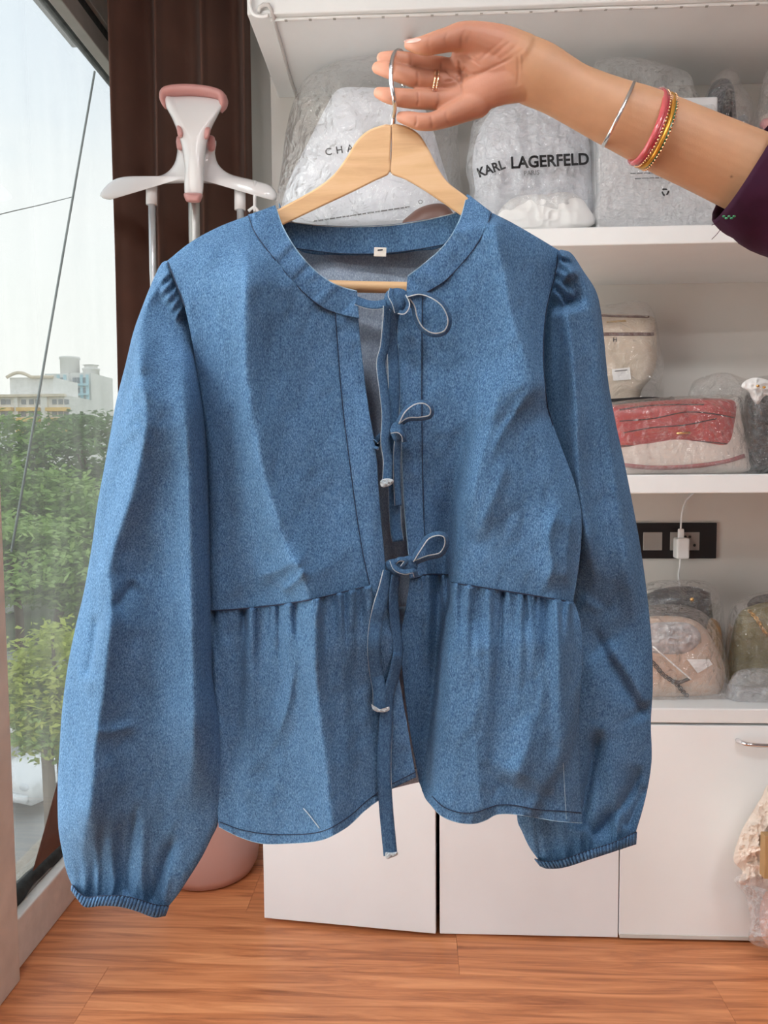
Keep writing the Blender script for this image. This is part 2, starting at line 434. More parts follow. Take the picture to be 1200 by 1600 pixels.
# floor: base slab and separate laminate boards
flo = struct(box('floor', (-0.95, RY, -0.12), (RX, YN, -0.008), mat('floor_joint', (0.10, 0.035, 0.014), 0.8), bev=0))
PW, PL = 0.192, 1.22
row = 0; y = YN
offs = [0.42, 0.05, 0.78, 0.30, 1.02, 0.55, 0.18, 0.90]
while y > RY:
    y0 = max(RY, y - PW); x = XW - 0.02 - offs[row % 8]
    while x < RX:
        a, b = max(x, XW - 0.02), min(x + PL, RX)
        if b - a > 0.02: box('floor_plank', (a + 0.0002, y0 + 0.0002, -0.008), (b - 0.0002, y - 0.0002, 0.0), M_floor, flo, bev=0.0003)
        x += PL
    y = y0; row += 1
struct(box('ceiling', (-1.0, RY, RZ), (RX, YN, RZ + 0.1), M_ceil, bev=0))
struct(box('wall_back', (-0.365, YB, 0), (RX, YN + 0.15, RZ), M_wallL, bev=0))
struct(box('wall_niche', (-0.86, YN, 0), (-0.365, YN + 0.15, RZ), M_wall, bev=0))
struct(box('wall_right', (RX, RY, 0), (RX + 0.1, YN, RZ), M_wall2, bev=0))
struct(box('wall_rear', (-1.0, RY - 0.1, 0), (RX, RY, RZ), M_wall2, bev=0))
bm = bmesh.new(); bm_box(bm, (-1.0, RY, 2.245), (XW, YN, RZ)); bm_box(bm, (-1.0, RY, 0.0), (XW, -0.16, 2.245)); struct(mkbm('wall_left', bm, M_wall2))

# glazed left wall: posts, head and sill members, panes
posts = [(1.24, 1.405), (-0.16, 0.0)]
spans = [(1.405, YN), (0.0, 1.24)]
for k, (a, b) in enumerate(posts):
    struct(box('trim_%d' % (k + 1), (-0.95, a, 0.0), (XW + 0.02, b, 2.245), M_post, bev=0.004))
for k, (a, b) in enumerate(spans):
    w = struct(box('window_%d' % (k + 1), (XG - 0.004, a, 0.12), (XG + 0.004, b, 2.14), M_glass if k == 0 else M_glassc, bev=0))
    box('inner_sill_rail', (XW - 0.028, a, 0.0), (XW, b, 0.105), M_frame, w, bev=0.004)
    box('sill_ledge', (-0.95, a, 0.0), (XW - 0.03, b, 0.098), M_sill, w, bev=0.002)
    box('sill_lip', (XW - 0.033, a, 0.098), (XW - 0.028, b, 0.108), M_alu, w, bev=0.001)
    # sealant bead of the pane, uneven
    n = 60; yy = np.linspace(a, b, n)
    P = np.stack([np.full(n, XG + 0.008) + 0.004 * vn(yy * 30, yy * 0, 3), yy, 0.112 + 0.010 * vn(yy * 16, yy * 0, 4)], -1)
    tube('pane_sealant', P, 0.018 + 0.004 * vn(yy * 23, yy * 0, 9), M_gask, w, seg=8)
    box('head_gasket', (XG - 0.012, a, 2.118), (XG + 0.016, b, 2.146), M_gask, w, bev=0.003)
    box('head_channel', (XG + 0.016, a, 2.112), (XW - 0.004, b, 2.165), M_alu, w, bev=0.003)
    box('head_groove', (XW - 0.012, a, 2.165), (XW - 0.006, b, 2.19), M_gask, w, bev=0)
    box('head_rail', (XG - 0.012, a, 2.146), (XW - 0.014, b, 2.245), M_frame, w, bev=0.002)
    box('head_cover', (XW - 0.012, a, 2.19), (XW + 0.006, b, 2.245), M_alu, w, bev=0.002)

# ceiling light panels
for i, (x, y) in enumerate([(-0.40, -0.30), (0.85, -0.30), (-0.40, -1.60), (0.85, -1.60)]):
    t = thing('ceiling_light', (x, y, RZ - 0.035), 'flat square ceiling light panel with a white rim', 'ceiling light', 'ceiling light panels of the room')
    bm = bmesh.new()
    for lo, hi in (((-.19, -.19), (.19, -.16)), ((-.19, .16), (.19, .19)), ((-.19, -.16), (-.16, .16)), ((.16, -.16), (.19, .16))):
        bm_box(bm, (x + lo[0], y + lo[1], RZ - 0.035), (x + hi[0], y + hi[1], RZ - 0.001), 0.002)
    mkbm('rim', bm, M_whitepl, t)
    box('diffuser', (x - .16, y - .16, RZ - 0.026), (x + .16, y + .16, RZ - 0.012), M_lamp, t, bev=0)

# ================================================================== shelves and cabinets
YF = 1.58
SX0, SX1 = -0.345, 2.2
for nm, z0, z1, lab in (('wall_shelf', 1.948, 1.985, 'topmost white wall shelf with a clear light strip under its front edge'),
                        ('wall_shelf', 1.472, 1.509, 'white wall shelf carrying the lettered dust bags and bubble-wrapped box'),
                        ('wall_shelf', 0.964, 1.003, 'white wall shelf carrying the red and white wrapped bag')):
    tag(box(nm, (SX0, YF, z0), (SX1, YB, z1), M_lam, bev=0.0025), lab, 'shelf', 'white wall shelves')
tag(box('worktop', (SX0, YF - 0.006, 0.479), (SX1, YB, 0.511), M_lam, bev=0.003), 'continuous white worktop over the base cabinets, under the switch plate', 'worktop')
def cabinet(x0, x1, lab, YF=YF):
    t = thing('base_cabinet', ((x0 + x1) / 2, 1.75, 0), lab, 'cabinet', 'white base cabinets')
    bm = bmesh.new()
    bm_box(bm, (x0 + 0.003, YF + 0.022, 0.0), (x0 + 0.021, YB - 0.002, 0.478), 0.001); bm_box(bm, (x1 - 0.021, YF + 0.022, 0.0), (x1 - 0.003, YB - 0.002, 0.478), 0.001)
    bm_box(bm, (x0 + 0.021, YF + 0.05, 0.02), (x1 - 0.021, YB - 0.002, 0.038), 0.001); bm_box(bm, (x0 + 0.021, YB - 0.02, 0.038), (x1 - 0.021, YB - 0.002, 0.478), 0.001)
    bm_box(bm, (x0 + 0.021, YF + 0.022, 0.46), (x1 - 0.021, YB - 0.02, 0.478), 0.001)
    mkbm('carcass', bm, M_lam, t); return t
xg = float(onY(685, 1400, 1.57)[0])
c1 = cabinet(-0.345, xg, 'white base cabinet with its single door ajar, beside the pink steamer tank', 1.625)
# door ajar: hinge on the left and set back, free edge forward
pa = np.array([-0.350, 1.612]); pb = np.array([xg - 0.006, 1.568])
ang = math.atan2(pb[1] - pa[1], pb[0] - pa[0]); wl = np.linalg.norm(pb - pa)
box('door', (0, 0, 0.009), (wl, 0.018, 0.474), M_door, c1, bev=0.0015, M=Matrix.Translation((pa[0], pa[1], 0)) @ Matrix.Rotation(ang, 4, 'Z'))
x966 = float(onY(966, 1400, YF)[0])
c2 = cabinet(xg + 0.004, 0.98, 'white base cabinet with two flush doors and a chrome handle')
box('door', (xg + 0.003, YF - 0.006, 0.006), (x966 - 0.0012, YF + 0.014, 0.474), M_door, c2, bev=0.0012)
d3 = box('door', (x966 + 0.0012, YF - 0.006, 0.010), (0.979, YF + 0.014, 0.474), M_door2, c2, bev=0.0012)
hp = onY(1160, 1163, YF - 0.03); hx = float(hp[0]); hz = float(hp[2])
P = smooth_pts([(hx, YF - 0.006, hz), (hx + 0.002, YF - 0.022, hz + 0.001), (hx + 0.016, YF - 0.032, hz), (hx + 0.06, YF - 0.034, hz - 0.001), (hx + 0.104, YF - 0.032, hz), (hx + 0.118, YF - 0.022, hz + 0.001), (hx + 0.12, YF - 0.006, hz)], 40)
tube('handle', P, 0.0048, M_chrome, d3, seg=10)
box('bottom_edge_strip', (x966 + 0.002, YF - 0.0075, 0.006), (0.979, YF - 0.004, 0.0145), M_wallL, d3, bev=0.0005)
c3 = cabinet(0.984, 1.9, 'white base cabinet at the far right end of the worktop')
box('door', (0.986, YF - 0.006, 0.008), (1.899, YF + 0.014, 0.474), M_door, c3, bev=0.0012)

# clear light strip under the front edge of the top shelf
M_strip = mat('clear_strip', (0.62, 0.60, 0.58), 0.25, spec=0.8)
M_dot = mat('strip_chip', (0.25, 0.23, 0.2), 0.4)
ls = thing('light_strip', (0.2, 1.6, 1.94), 'clear plastic light strip stuck under the topmost shelf, unlit', 'light strip')
za = 1.9455
n = 50
xs = np.linspace(-0.30, 1.4, n)
P = np.stack([xs, 1.593 + 0.002 * vn(xs * 8, xs * 0, 1), np.full(n, za) - 0.001 - 0.002 * np.abs(vn(xs * 5, xs * 0, 2))], -1)
tube('strip', P, 0.0042, M_strip, ls, seg=8, sq=0.5)
for x in np.arange(-0.27, 0.95, 0.05):
    box('chip', (x, 1.5905, za - 0.0052), (x + 0.006, 1.5955, za - 0.0032), M_dot, ls, bev=0.0004)
P = onY(np.array([404, 407, 420, 428, 434, 441, 448, 455, 463]), np.array([20, 10, 8, 22, 40, 62, 88, 112, 142]), np.array([1.575, 1.572, 1.572, 1.59, 1.64, 1.70, 1.77, 1.84, 1.915]))
P[3:, 2] = np.minimum(P[3:, 2], za - 0.002)
tube('strip_tail', smooth_pts(P, 40), 0.004, M_strip, ls, seg=8, sq=0.5)
P = onY(np.array([392, 391, 396, 408, 420]), np.array([-8, 8, 22, 26, 24]), 1.572)
tube('lead_wire', smooth_pts(P, 24), 0.0035, M_whitepl, ls, seg=8)

# ================================================================== switch plate, plug and cable
M_black = mat('black_plastic', (0.006, 0.006, 0.007), 0.3)
M_switch = mat('ivory_plastic', (0.30, 0.275, 0.255), 0.4)
a = onY(962, 817, YB); b = onY(1117, 872, YB)
sp = thing('switch_plate', (float(a[0] + b[0]) / 2, YB - 0.005, float(b[2])), 'black wall switch plate with a socket, over the worktop', 'switch plate')
box('plate', (a[0], YB - 0.010, b[2]), (b[0], YB - 0.001, a[2]), M_black, sp, bev=0.002)
def prect(x0, y0, x1, y1, Y): 
    p = onY(x0, y0, Y); q = onY(x1, y1, Y); return p[0], p[2], q[0], q[2]
x0, z1, x1, z0 = prect(1003, 831, 1032, 859, YB)
box('rocker_switch', (x0, YB - 0.014, z0), (x1, YB - 0.009, z1), M_switch, sp, bev=0.0015)
x0, z1, x1, z0 = prect(1045, 831, 1090, 859, YB)
so = box('socket', (x0, YB - 0.0125, z0), (x1, YB - 0.009, z1), M_switch, sp, bev=0.001)
for (px, py) in ((1075, 838), (1082, 851), (1055, 851), (1068, 838)):
    c = onY(px, py, YB); V, F = lathe_vf([(0.0001, 0), (0.0034, 0), (0.0034, 0.001), (0.0001, 0.001)], (0, 0, 0), 12)
    V = np.stack([V[:, 0] + c[0], YB - 0.0128 - V[:, 2], V[:, 1] + c[2]], -1); mk('pin_hole', V, F, M_black, so)
pg = thing('charger_plug', tuple(onY(1064, 872, 1.9)), 'white phone charger plugged into the black switch plate', 'charger')
x0, z1, x1, z0 = prect(1054, 840, 1073, 872, 1.905)
box('adapter', (x0, 1.885, z0), (x1, YB - 0.0128, z1), M_whitepl, pg, bev=0.004)
x0, z1, x1, z0 = prect(1059, 826, 1068, 842, 1.9)
box('cable_boot', (x0, 1.894, z0), (x1, 1.903, z1 ), M_whitepl, pg, bev=0.003)
P = onY(np.array([1063.5, 1064, 1066, 1071, 1078, 1084]), np.array([828, 818, 800, 784, 776, 770]), np.array([1.899, 1.899, 1.905, 1.915, 1.92, 1.922]))
tube('cable', smooth_pts(P, 30), 0.0022, M_whitepl, pg, seg=8)
P = onY(np.array([1063, 1062, 1060, 1064]), np.array([872, 886, 900, 925]), np.array([1.895, 1.9, 1.905, 1.9]))
tube('cable_drop', smooth_pts(P, 20), 0.002, M_whitepl, pg, seg=8)

# ================================================================== curtain in the corner
M_cur = mat('brown_curtain', (0.185, 0.092, 0.066), 0.75, var=0.12, scale=8, trans=0.30, sheen=0.15)
ns, nz = 220, 50
s = np.linspace(0, 1, ns)[None, :]; zz = np.linspace(2.42, 0.20, nz)[:, None]
t = np.clip((0.95 - zz) / 0.75, 0, 1) ** 1.3
ax = -0.772 + (-0.800 + 0.772) * t; ay = 1.93 + (1.50 - 1.93) * t
bx = -0.430 + 0.015 * t; by = 2.06 - 0.02 * t
ph = s * 2 * np.pi * 3.3 + 0.9 + 0.25 * np.sin(zz * 2)
fold = np.sin(ph) + 0.28 * np.sin(2 * ph + 0.7)
amp = 0.034 + 0.012 * t + 0.006 * np.sin(zz * 3 + s * 9)
X = ax + (bx - ax) * s + 0.012 * np.cos(ph) + 0 * zz; Yc = ay + (by - ay) * s ** (1 - 0.45 * t) - amp * fold
X = np.maximum(X, XW + 0.004)
V = np.stack([X, Yc, zz + 0 * s], -1).reshape(-1, 3)
cu = mk('curtain', V, grid_faces(nz, ns), M_cur)
cu.modifiers.new('thickness', 'SOLIDIFY').thickness = 0.0015
tag(cu, 'long dark brown pleated curtain gathered in the corner beside the window', 'curtain')

# ================================================================== garment steamer
M_pink = mat('dusty_pink_plastic', (0.60, 0.29, 0.27), 0.35)
M_tank = mat('pink_tank_plastic', (0.56, 0.33, 0.29), 0.3, coat=0.2)
M_stw = mat('glossy_white_plastic', (0.80, 0.78, 0.78), 0.18, coat=0.4)
M_pole = mat('grey_metal_pole', (0.48, 0.48, 0.46), 0.35, 0.7)
M_pole2 = mat('pale_metal_pole', (0.62, 0.64, 0.66), 0.3, 0.6)
YS = 1.80
bc = onZ(322, 1360, 0.0); base_c = (float(onY(312, 700, YS + 0.03)[0]), YS + 0.03, 0.0)
st = thing('garment_steamer', base_c, 'standing garment steamer with pink tank, white arms and flared nozzle', 'garment steamer')
V, F = lathe_vf([(0.095, 0.0), (0.112, 0.006), (0.124, 0.03), (0.131, 0.08), (0.132, 0.15), (0.126, 0.22), (0.10, 0.27), (0.05, 0.29), (0.03, 0.30)], base_c, 48)
mk('water_tank', V, F, M_tank, st)
pole = np.array([onY(303, 300, YS), onY(305, 420, YS), [onY(306, 500, YS)[0], YS + 0.02, 0.9], [base_c[0], base_c[1], 0.27]])
tube('main_pole', smooth_pts(pole, 30), 0.0135, M_pole, st, seg=14)
for (x, y0) in ((237, 292), (375, 300)):
    p = onY(x, y0, YS + 0.01); q = onY(x + 2, y0 + 130, YS + 0.01)
    w = tube('side_pole', np.array([p, q, [q[0] + 0.01, YS + 0.02, 0.9], [base_c[0] + (q[0] - base_c[0]) * 0.3, base_c[1], 0.28]]), 0.0085, M_pole2, st, seg=12)
    tube('pole_sleeve', np.array([onY(x, y0 - 6, YS + 0.01), onY(x, y0 + 28, YS + 0.01)]), 0.0135, M_stw, w, seg=14)
arm = [(156, 306), (166, 290), (182, 279), (205, 275), (235, 277), (258, 271), (272, 256), (277, 236), (279, 216), (334, 216), (336, 240), (342, 258), (360, 272), (395, 281), (422, 290), (433, 304), (428, 314), (405, 304), (380, 297), (335, 288), (305, 286), (270, 287), (235, 289), (212, 293), (192, 300), (174, 312)]
pillow('hanger_arm', arm, YS + 0.012, 0.028, M_stw, st, back=0.012, N=110, R=12, power=3)
for o in ([(276, 214), (286, 213), (287, 232), (277, 233)], [(324, 213), (335, 214), (336, 234), (325, 235)]):
    pillow('bracket_tip', o, YS - 0.012, 0.016, M_pink, st, N=24, R=8, power=5)
nz_ = [(257, 146), (270, 150), (305, 150), (340, 154), (350, 160), (342, 178), (330, 202), (323, 226), (319, 262), (315, 308), (290, 307), (288, 262), (283, 225), (271, 190), (258, 164)]
nozzle = pillow('steam_head', nz_, YS - 0.045, 0.030, M_stw, st, back=0.02, N=90, R=14, power=3)
rp = smooth_pts([(259, 168, 3), (256, 156, 7), (261, 147, 9), (280, 143, 9), (305, 143, 9), (330, 146, 9), (346, 152, 9), (349, 162, 7), (345, 174, 3)], 50)
rt_ = onY(rp[:, 0], rp[:, 1], YS - 0.047)
mk('nozzle_rim', *tube_vf(rt_, rp[:, 2] * 0.00125, 14, sq=2.2), M_pink, nozzle)
pillow('head_collar', [(289, 301), (315, 302), (315, 312), (310, 317), (294, 316), (289, 311)], YS - 0.045, 0.032, M_pink, nozzle, N=30, R=8, power=4)
for o in ([(276, 196), (284, 198), (286, 214), (279, 215)], [(320, 198), (329, 200), (326, 216), (319, 217)]):
    pillow('side_clip', o, YS - 0.05, 0.028, M_pink, nozzle, N=24, R=8, power=5)
V, F = join_vf([tube_vf(onY(np.array([398, 398]), np.array([283, 330]), YS - 0.005), 0.004, 8), tube_vf(onY(np.array([388, 398, 404]), np.array([330, 322, 332]), YS - 0.005), 0.004, 8)])
mk('clip_hook', V, F, M_stw, st)

# ================================================================== crumpled paper parcel on the floor
M_paper = mat('cream_tissue_paper', (0.78, 0.66, 0.57), 0.8, var=0.08, scale=14)
M_kraft = mat('kraft_card', (0.42, 0.25, 0.11), 0.7, var=0.08, scale=20)
M_film = film('clear_plastic', 0.10)
M_film2 = film('milky_plastic', 0.36, (0.88, 0.90, 0.94), 0.06, 30)
pp = thing('paper_parcel', tuple(onZ(1230, 1478, 0.0)), 'crumpled cream paper parcel in clear plastic on the floor before the cabinet', 'parcel')
Yp = 1.50
V, F = pillow_vf([(1205, 1225), (1190, 1245), (1172, 1275), (1158, 1300), (1146, 1342), (1160, 1362), (1154, 1380), (1180, 1385), (1230, 1395), (1300, 1385), (1330, 1340), (1320, 1280), (1270, 1230)], Yp, 0.06, crumple=0.03, cs=16, seed=4, N=160, R=40, ymax=1.565)
mk('crumpled_paper', V, F, M_paper, pp, smooth=False)
a = onY(1193, 1304, Yp - 0.075); b = onY(1290, 1372, Yp - 0.075)
box('card_panel', (a[0], Yp - 0.082, b[2]), (b[0], Yp - 0.062, a[2]), M_kraft, pp, bev=0.001)
V, F = pillow_vf([(1150, 1370), (1165, 1400), (1172, 1440), (1170, 1468), (1190, 1480), (1250, 1486), (1320, 1480), (1340, 1400), (1310, 1330), (1230, 1350)], Yp - 0.01, 0.06, crumple=0.022, cs=16, seed=8, N=140, R=34, zmin=0.001, ymax=1.565)
mk('plastic_wrap', V, F, M_film2, pp, smooth=False)
V, F = pillow_vf([(1192, 1400), (1200, 1478), (1300, 1480), (1310, 1395), (1240, 1385)], Yp, 0.04, crumple=0.012, cs=20, seed=18, zmin=0.001)
mk('inner_paper', V, F, mat('pink_paper', (0.75, 0.52, 0.48), 0.8, var=0.1, scale=14), pp, smooth=False)
# ================================================================== wrapped bags on the shelves
def flat_shade(o):
    o.data.polygons.foreach_set('use_smooth', np.zeros(len(o.data.polygons), bool)); return o
M_dust = mat('white_dust_cloth', (0.78, 0.80, 0.85), 0.75, var=0.04, scale=10, bump=0.2, bscale=300)
M_print = mat('black_print', (0.012, 0.012, 0.014), 0.6)
M_greyp = mat('grey_print', (0.22, 0.22, 0.23), 0.7)
M_brown = mat('brown_leather', (0.16, 0.085, 0.07), 0.35)
M_silv = mat('silver_grey_bag', (0.62, 0.64, 0.69), 0.5, var=0.12, scale=16)
M_tissue = mat('white_tissue', (0.78, 0.77, 0.76), 0.7, var=0.05, scale=18)
M_blk = mat('black_leather', (0.012, 0.012, 0.014), 0.32)
M_navy = mat('dark_grey_leather', (0.030, 0.034, 0.045), 0.4, var=0.3, scale=30)
M_canvas = mat('beige_canvas', (0.56, 0.47, 0.37), 0.8, var=0.05, scale=40, bump=0.3, bscale=500)
M_strap = mat('brown_strap', (0.11, 0.045, 0.035), 0.5)
M_red = mat('red_leather', (0.42, 0.055, 0.055), 0.35, var=0.12, scale=12)
M_cream = mat('cream_leather', (0.66, 0.58, 0.52), 0.4, var=0.05, scale=14)
M_crease = mat('dark_crease', (0.05, 0.012, 0.015), 0.5)
M_gold = mat('gold_metal', (0.75, 0.47, 0.18), 0.25, 1.0)
M_gun = mat('gunmetal_chain', (0.10, 0.09, 0.085), 0.35, 0.8)
M_champ = mat('champagne_leather', (0.60, 0.45, 0.35), 0.28, 0.25, var=0.08, scale=10)
M_tan = mat('tan_leather', (0.36, 0.20, 0.09), 0.4)
M_olive = mat('olive_leather', (0.17, 0.14, 0.055), 0.45, var=0.1, scale=14)
M_tagw = mat('white_card', (0.8, 0.79, 0.78), 0.6)
M_pinkf = mat('pink_leather', (0.70, 0.28, 0.30), 0.4)
S1, S2, S3 = 1.5095, 1.0035, 0.5115
def base(px, py, Y, z): 
    p = onY(px, py, Y); return (float(p[0]), Y, z)

def strip_on(name, pts, half, bv, m, parent, lift=0.0015, n=40):
    P = smooth_pts(pts, n); T = np.gradient(P, axis=0); T /= np.linalg.norm(T, axis=1)[:, None]; Nn = np.stack([-T[:, 1], T[:, 0]], -1)
    A = P + Nn * half; B = P - Nn * half
    V = np.concatenate([cast(bv, A[:, 0], A[:, 1], lift), cast(bv, B[:, 0], B[:, 1], lift)])
    F = [(i, i + 1, n + i + 1, n + i) for i in range(n - 1)]
    o = mk(name, V, F, m, parent); o.modifiers.new('t', 'SOLIDIFY').thickness = 0.001; return o
def print_line(x0, y0, x1, y1, half, bv, m, parent, seed, lift):
    """a line of print too small to read: word-long strokes"""
    r = random.Random(seed); L_ = math.hypot(x1 - x0, y1 - y0); u = 0.0
    while u < L_ - 3:
        w_ = min(L_ - u, r.uniform(4, 11)); p = [(x0 + (x1 - x0) * t / L_, y0 + (y1 - y0) * t / L_) for t in (u, u + w_ / 2, u + w_)]
        strip_on('small_print', p, half, bv, m, parent, lift, n=6); u += w_ + 1.8
# --- white dust bag with spaced lettering
Y = 1.76
w = thing('dust_bag', base(580, 350, Y, S1), 'white cloth dust bag with spaced black lettering inside clear plastic, behind the hanger', 'dust bag')
body = pillow('dust_cloth', [(436, 352), (440, 320), (452, 280), (480, 225), (508, 170), (528, 140), (560, 136), (612, 140), (650, 148), (672, 190), (690, 250), (705, 300), (716, 352), (620, 362), (520, 362)], Y, 0.075, M_dust, w, back=0.08, crumple=0.008, cs=60, seed=2, N=120, R=40, power=3, zmin=S1)
bv = bvh_of(body)
text_on('lettering', 'CHARL', 509, 243, 74, 9, bv, M_print, w, bold=0.012, spacing=1.75)
print_line(490, 346, 640, 323, 0.9, bv, M_greyp, w, 3, 0.0015)
text_on('lettering', 'O', 654, 319, 7, 8, bv, M_greyp, w, bold=0.02)
pillow('bag_flap', [(632, 352), (642, 334), (662, 322), (690, 318), (706, 330), (712, 352)], 1.66, 0.02, M_brown, w, N=40, R=10, power=3, zmin=S1)
flat_shade(pillow('plastic_film', [(428, 352), (432, 310), (440, 260), (446, 210), (458, 160), (480, 120), (530, 95), (600, 84), (660, 100), (710, 140), (716, 200), (719, 270), (724, 352), (640, 364), (520, 364)], Y - 0.008, 0.092, M_film, w, crumple=0.016, cs=46, seed=12, N=150, R=44, power=3.2, zmin=S1 + 0.0005, ymax=YB - 0.004))

# --- silver bag, letters across
Y = 1.72
w = thing('dust_bag', base(830, 352, Y, S1), 'silvery wrapped bag with bold black maker lettering, white tissue at its foot', 'dust bag')
pillow('bag_body', [(738, 354), (742, 300), (738, 260), (742, 225), (756, 190), (780, 165), (820, 158), (870, 160), (905, 180), (920, 220), (926, 280), (928, 354), (830, 362)], Y, 0.05, M_silv, w, crumple=0.012, cs=40, seed=31, N=120, R=40, power=3, zmin=S1)
f = flat_shade(pillow('plastic_film', [(729, 354), (734, 300), (728, 265), (733, 225), (740, 190), (764, 158), (800, 146), (850, 142), (900, 160), (922, 195), (930, 260), (931, 354), (830, 364)], Y - 0.01, 0.066, M_film2, w, crumple=0.015, cs=26, seed=33, N=180, R=56, power=3.2, zmin=S1 + 0.0005))
bv = bvh_of(f)
text_on('lettering', 'KARL', 749, 277, 44, 19, bv, M_print, w, bold=0.03, hscale=1.1, lift=0.004)
text_on('lettering', 'LAGERFELD', 799, 263, 122, 3, bv, M_print, w, bold=0.03, hscale=1.08, lift=0.004)
text_on('lettering', 'PARIS', 819, 274, 24, 4, bv, M_greyp, w, bold=0.02, lift=0.004)
tis = pillow('tissue', [(776, 356), (778, 334), (790, 318), (806, 308), (830, 304), (856, 304), (876, 300), (900, 304), (918, 322), (926, 352), (850, 364)], Y - 0.055, 0.02, M_tissue, w, crumple=0.008, cs=34, seed=35, N=130, R=40, power=3, zmin=S1)

# --- bubble wrapped carton
Y = 1.74
w = thing('wrapped_carton', base(1028, 352, Y, S1), 'pale grey carton in bubble wrap with a recycling mark, beside the silvery bag', 'carton')
a = onY(935, 152, Y - 0.1); b = onY(1124, 352, Y - 0.1)
M_cart = mat('grey_carton', (0.60, 0.60, 0.61), 0.5, var=0.05, scale=10)
box('carton', (a[0] + 0.004, Y - 0.09, S1), (b[0] - 0.004, YB - 0.02, a[2]), M_cart, w, bev=0.004)
f = flat_shade(pillow('bubble_wrap', [(932, 354), (931, 300), (930, 240), (931, 170), (932, 158), (960, 156), (1030, 158), (1100, 160), (1122, 166), (1126, 230), (1127, 300), (1127, 354), (1030, 364)], Y - 0.06, 0.048, M_film2, w, back=0.05, crumple=0.006, cs=12, seed=41, N=200, R=60, power=14, zmin=S1 + 0.0005))
f2 = flat_shade(pillow('wrap_end', [(932, 170), (928, 108), (935, 94), (965, 88), (1010, 92), (1050, 104), (1078, 116), (1086, 140), (1098, 165), (1030, 178)], Y - 0.02, 0.04, M_film, w, crumple=0.016, cs=22, seed=43, N=130, R=40, power=3))
bv = bvh_of(f)
print_line(985, 271, 1078, 268, 0.9, bv, M_greyp, w, 5, 0.006)
print_line(992, 279, 1076, 276, 0.9, bv, M_greyp, w, 6, 0.006)
# three chasing arrows
V = []; F = []
for k in range(3):
    a0 = math.radians(90 + 120 * k)
    c = np.array([math.cos(a0), math.sin(a0)]); d = np.array([-c[1], c[0]])
    pts = [c * .45 - d * .55, c * .85 - d * .35, c * .85 + d * .30, c * .45 + d * .42]
    o = len(V); V += [(1039.5 + 6.5 * p[0], 300 - 6.5 * p[1]) for p in pts]; F.append((o, o + 1, o + 2, o + 3))
    tip = [c * .30 + d * .35, c * 1.0 + d * .30, c * .62 + d * .85]; o = len(V)
    V += [(1039.5 + 6.5 * p[0], 300 - 6.5 * p[1]) for p in tip]; F.append((o, o + 1, o + 2))
V = np.array(V); mk('recycling_mark', cast(bv, V[:, 0], V[:, 1], 0.006), F, M_print, w, smooth=False)

# --- dark bag, right of the carton
Y = 1.76
w = thing('wrapped_handbag', base(1140, 352, Y, S1), 'dark grey handbag in clear plastic, standing right of the bubble-wrapped carton', 'handbag')
b0 = pillow('bag_body', [(1100, 354), (1102, 200), (1104, 160), (1112, 132), (1128, 122), (1144, 130), (1150, 170), (1158, 354), (1130, 362)], Y, 0.05, M_navy, w, N=80, R=24, power=4, zmin=S1)
pillow('gusset', [(1128, 354), (1128, 190), (1132, 150), (1142, 138), (1146, 170), (1150, 354)], Y - 0.045, 0.02, M_blk, w, N=50, R=14, power=4, zmin=S1)
pillow('side_panel', [(1150, 354), (1146, 210), (1160, 180), (1172, 200), (1180, 354)], Y, 0.04, mat('pale_grey_lining', (0.32, 0.33, 0.35), 0.5, var=0.2, scale=30), w, N=50, R=14, power=4, zmin=S1)
flat_shade(pillow('plastic_film', [(1096, 354), (1097, 200), (1102, 150), (1118, 120), (1138, 106), (1152, 112), (1160, 135), (1172, 150), (1178, 180), (1182, 354), (1140, 364)], Y - 0.005, 0.066, M_film, w, crumple=0.014, cs=20, seed=51, N=130, R=40, power=3.4, zmin=S1 + 0.0005))
w = thing('wrapped_handbag', base(1220, 352, Y, S1), 'pink and white bag in clear plastic behind the purple sleeve', 'handbag')
pillow('bag_body', [(1184, 354), (1186, 200), (1190, 182), (1210, 176), (1260, 180), (1270, 354), (1230, 362)], Y, 0.05, M_cream, w, N=60, R=18, power=4, zmin=S1)
pillow('pink_trim', [(1188, 200), (1192, 186), (1215, 184), (1240, 190), (1240, 202), (1210, 204)], Y - 0.045, 0.02, M_pinkf, w, N=30, R=10, power=3)
flat_shade(pillow('plastic_film', [(1180, 354), (1178, 200), (1184, 160), (1194, 120), (1210, 90), (1240, 100), (1280, 150), (1290, 354), (1230, 364)], Y - 0.005, 0.07, M_film, w, crumple=0.014, cs=18, seed=53, N=120, R=40, power=3.4, zmin=S1 + 0.0005))

# --- second shelf
Y = 1.83
w = thing('wrapped_handbag', base(960, 742, Y, S2), 'beige canvas bag with dark brown trim and a white tag, in clear plastic', 'handbag')
b0 = pillow('bag_body', [(880, 744), (884, 560), (890, 500), (920, 491), (970, 491), (1016, 494), (1024, 505), (1026, 560), (1018, 590), (1002, 612), (996, 660), (996, 744), (940, 752)], Y, 0.04, M_canvas, w, N=110, R=30, power=6, zmin=S2)
bv = bvh_of(b0)
strip_on('top_binding', [(930, 492), (970, 494), (1014, 495)], 1.6, bv, M_strap, w)
strip_on('trim_band', [(930, 522), (970, 522), (1022, 522)], 2.6, bv, M_strap, w)
text_on('letter', 'H', 958, 534, 6, 0, bv, M_print, w, bold=0.02)
strip_on('gold_print', [(948, 503), (962, 502), (978, 501)], 1.4, bv, mat('faded_gold_print', (0.5, 0.34, 0.16), 0.6), w)
V = cast(bv, [956, 984, 986, 958], [577, 574, 593, 595], 0.004); mk('white_tag', V, [(0, 1, 2, 3)], M_tagw, w, smooth=False).modifiers.new('t', 'SOLIDIFY').thickness = 0.0008
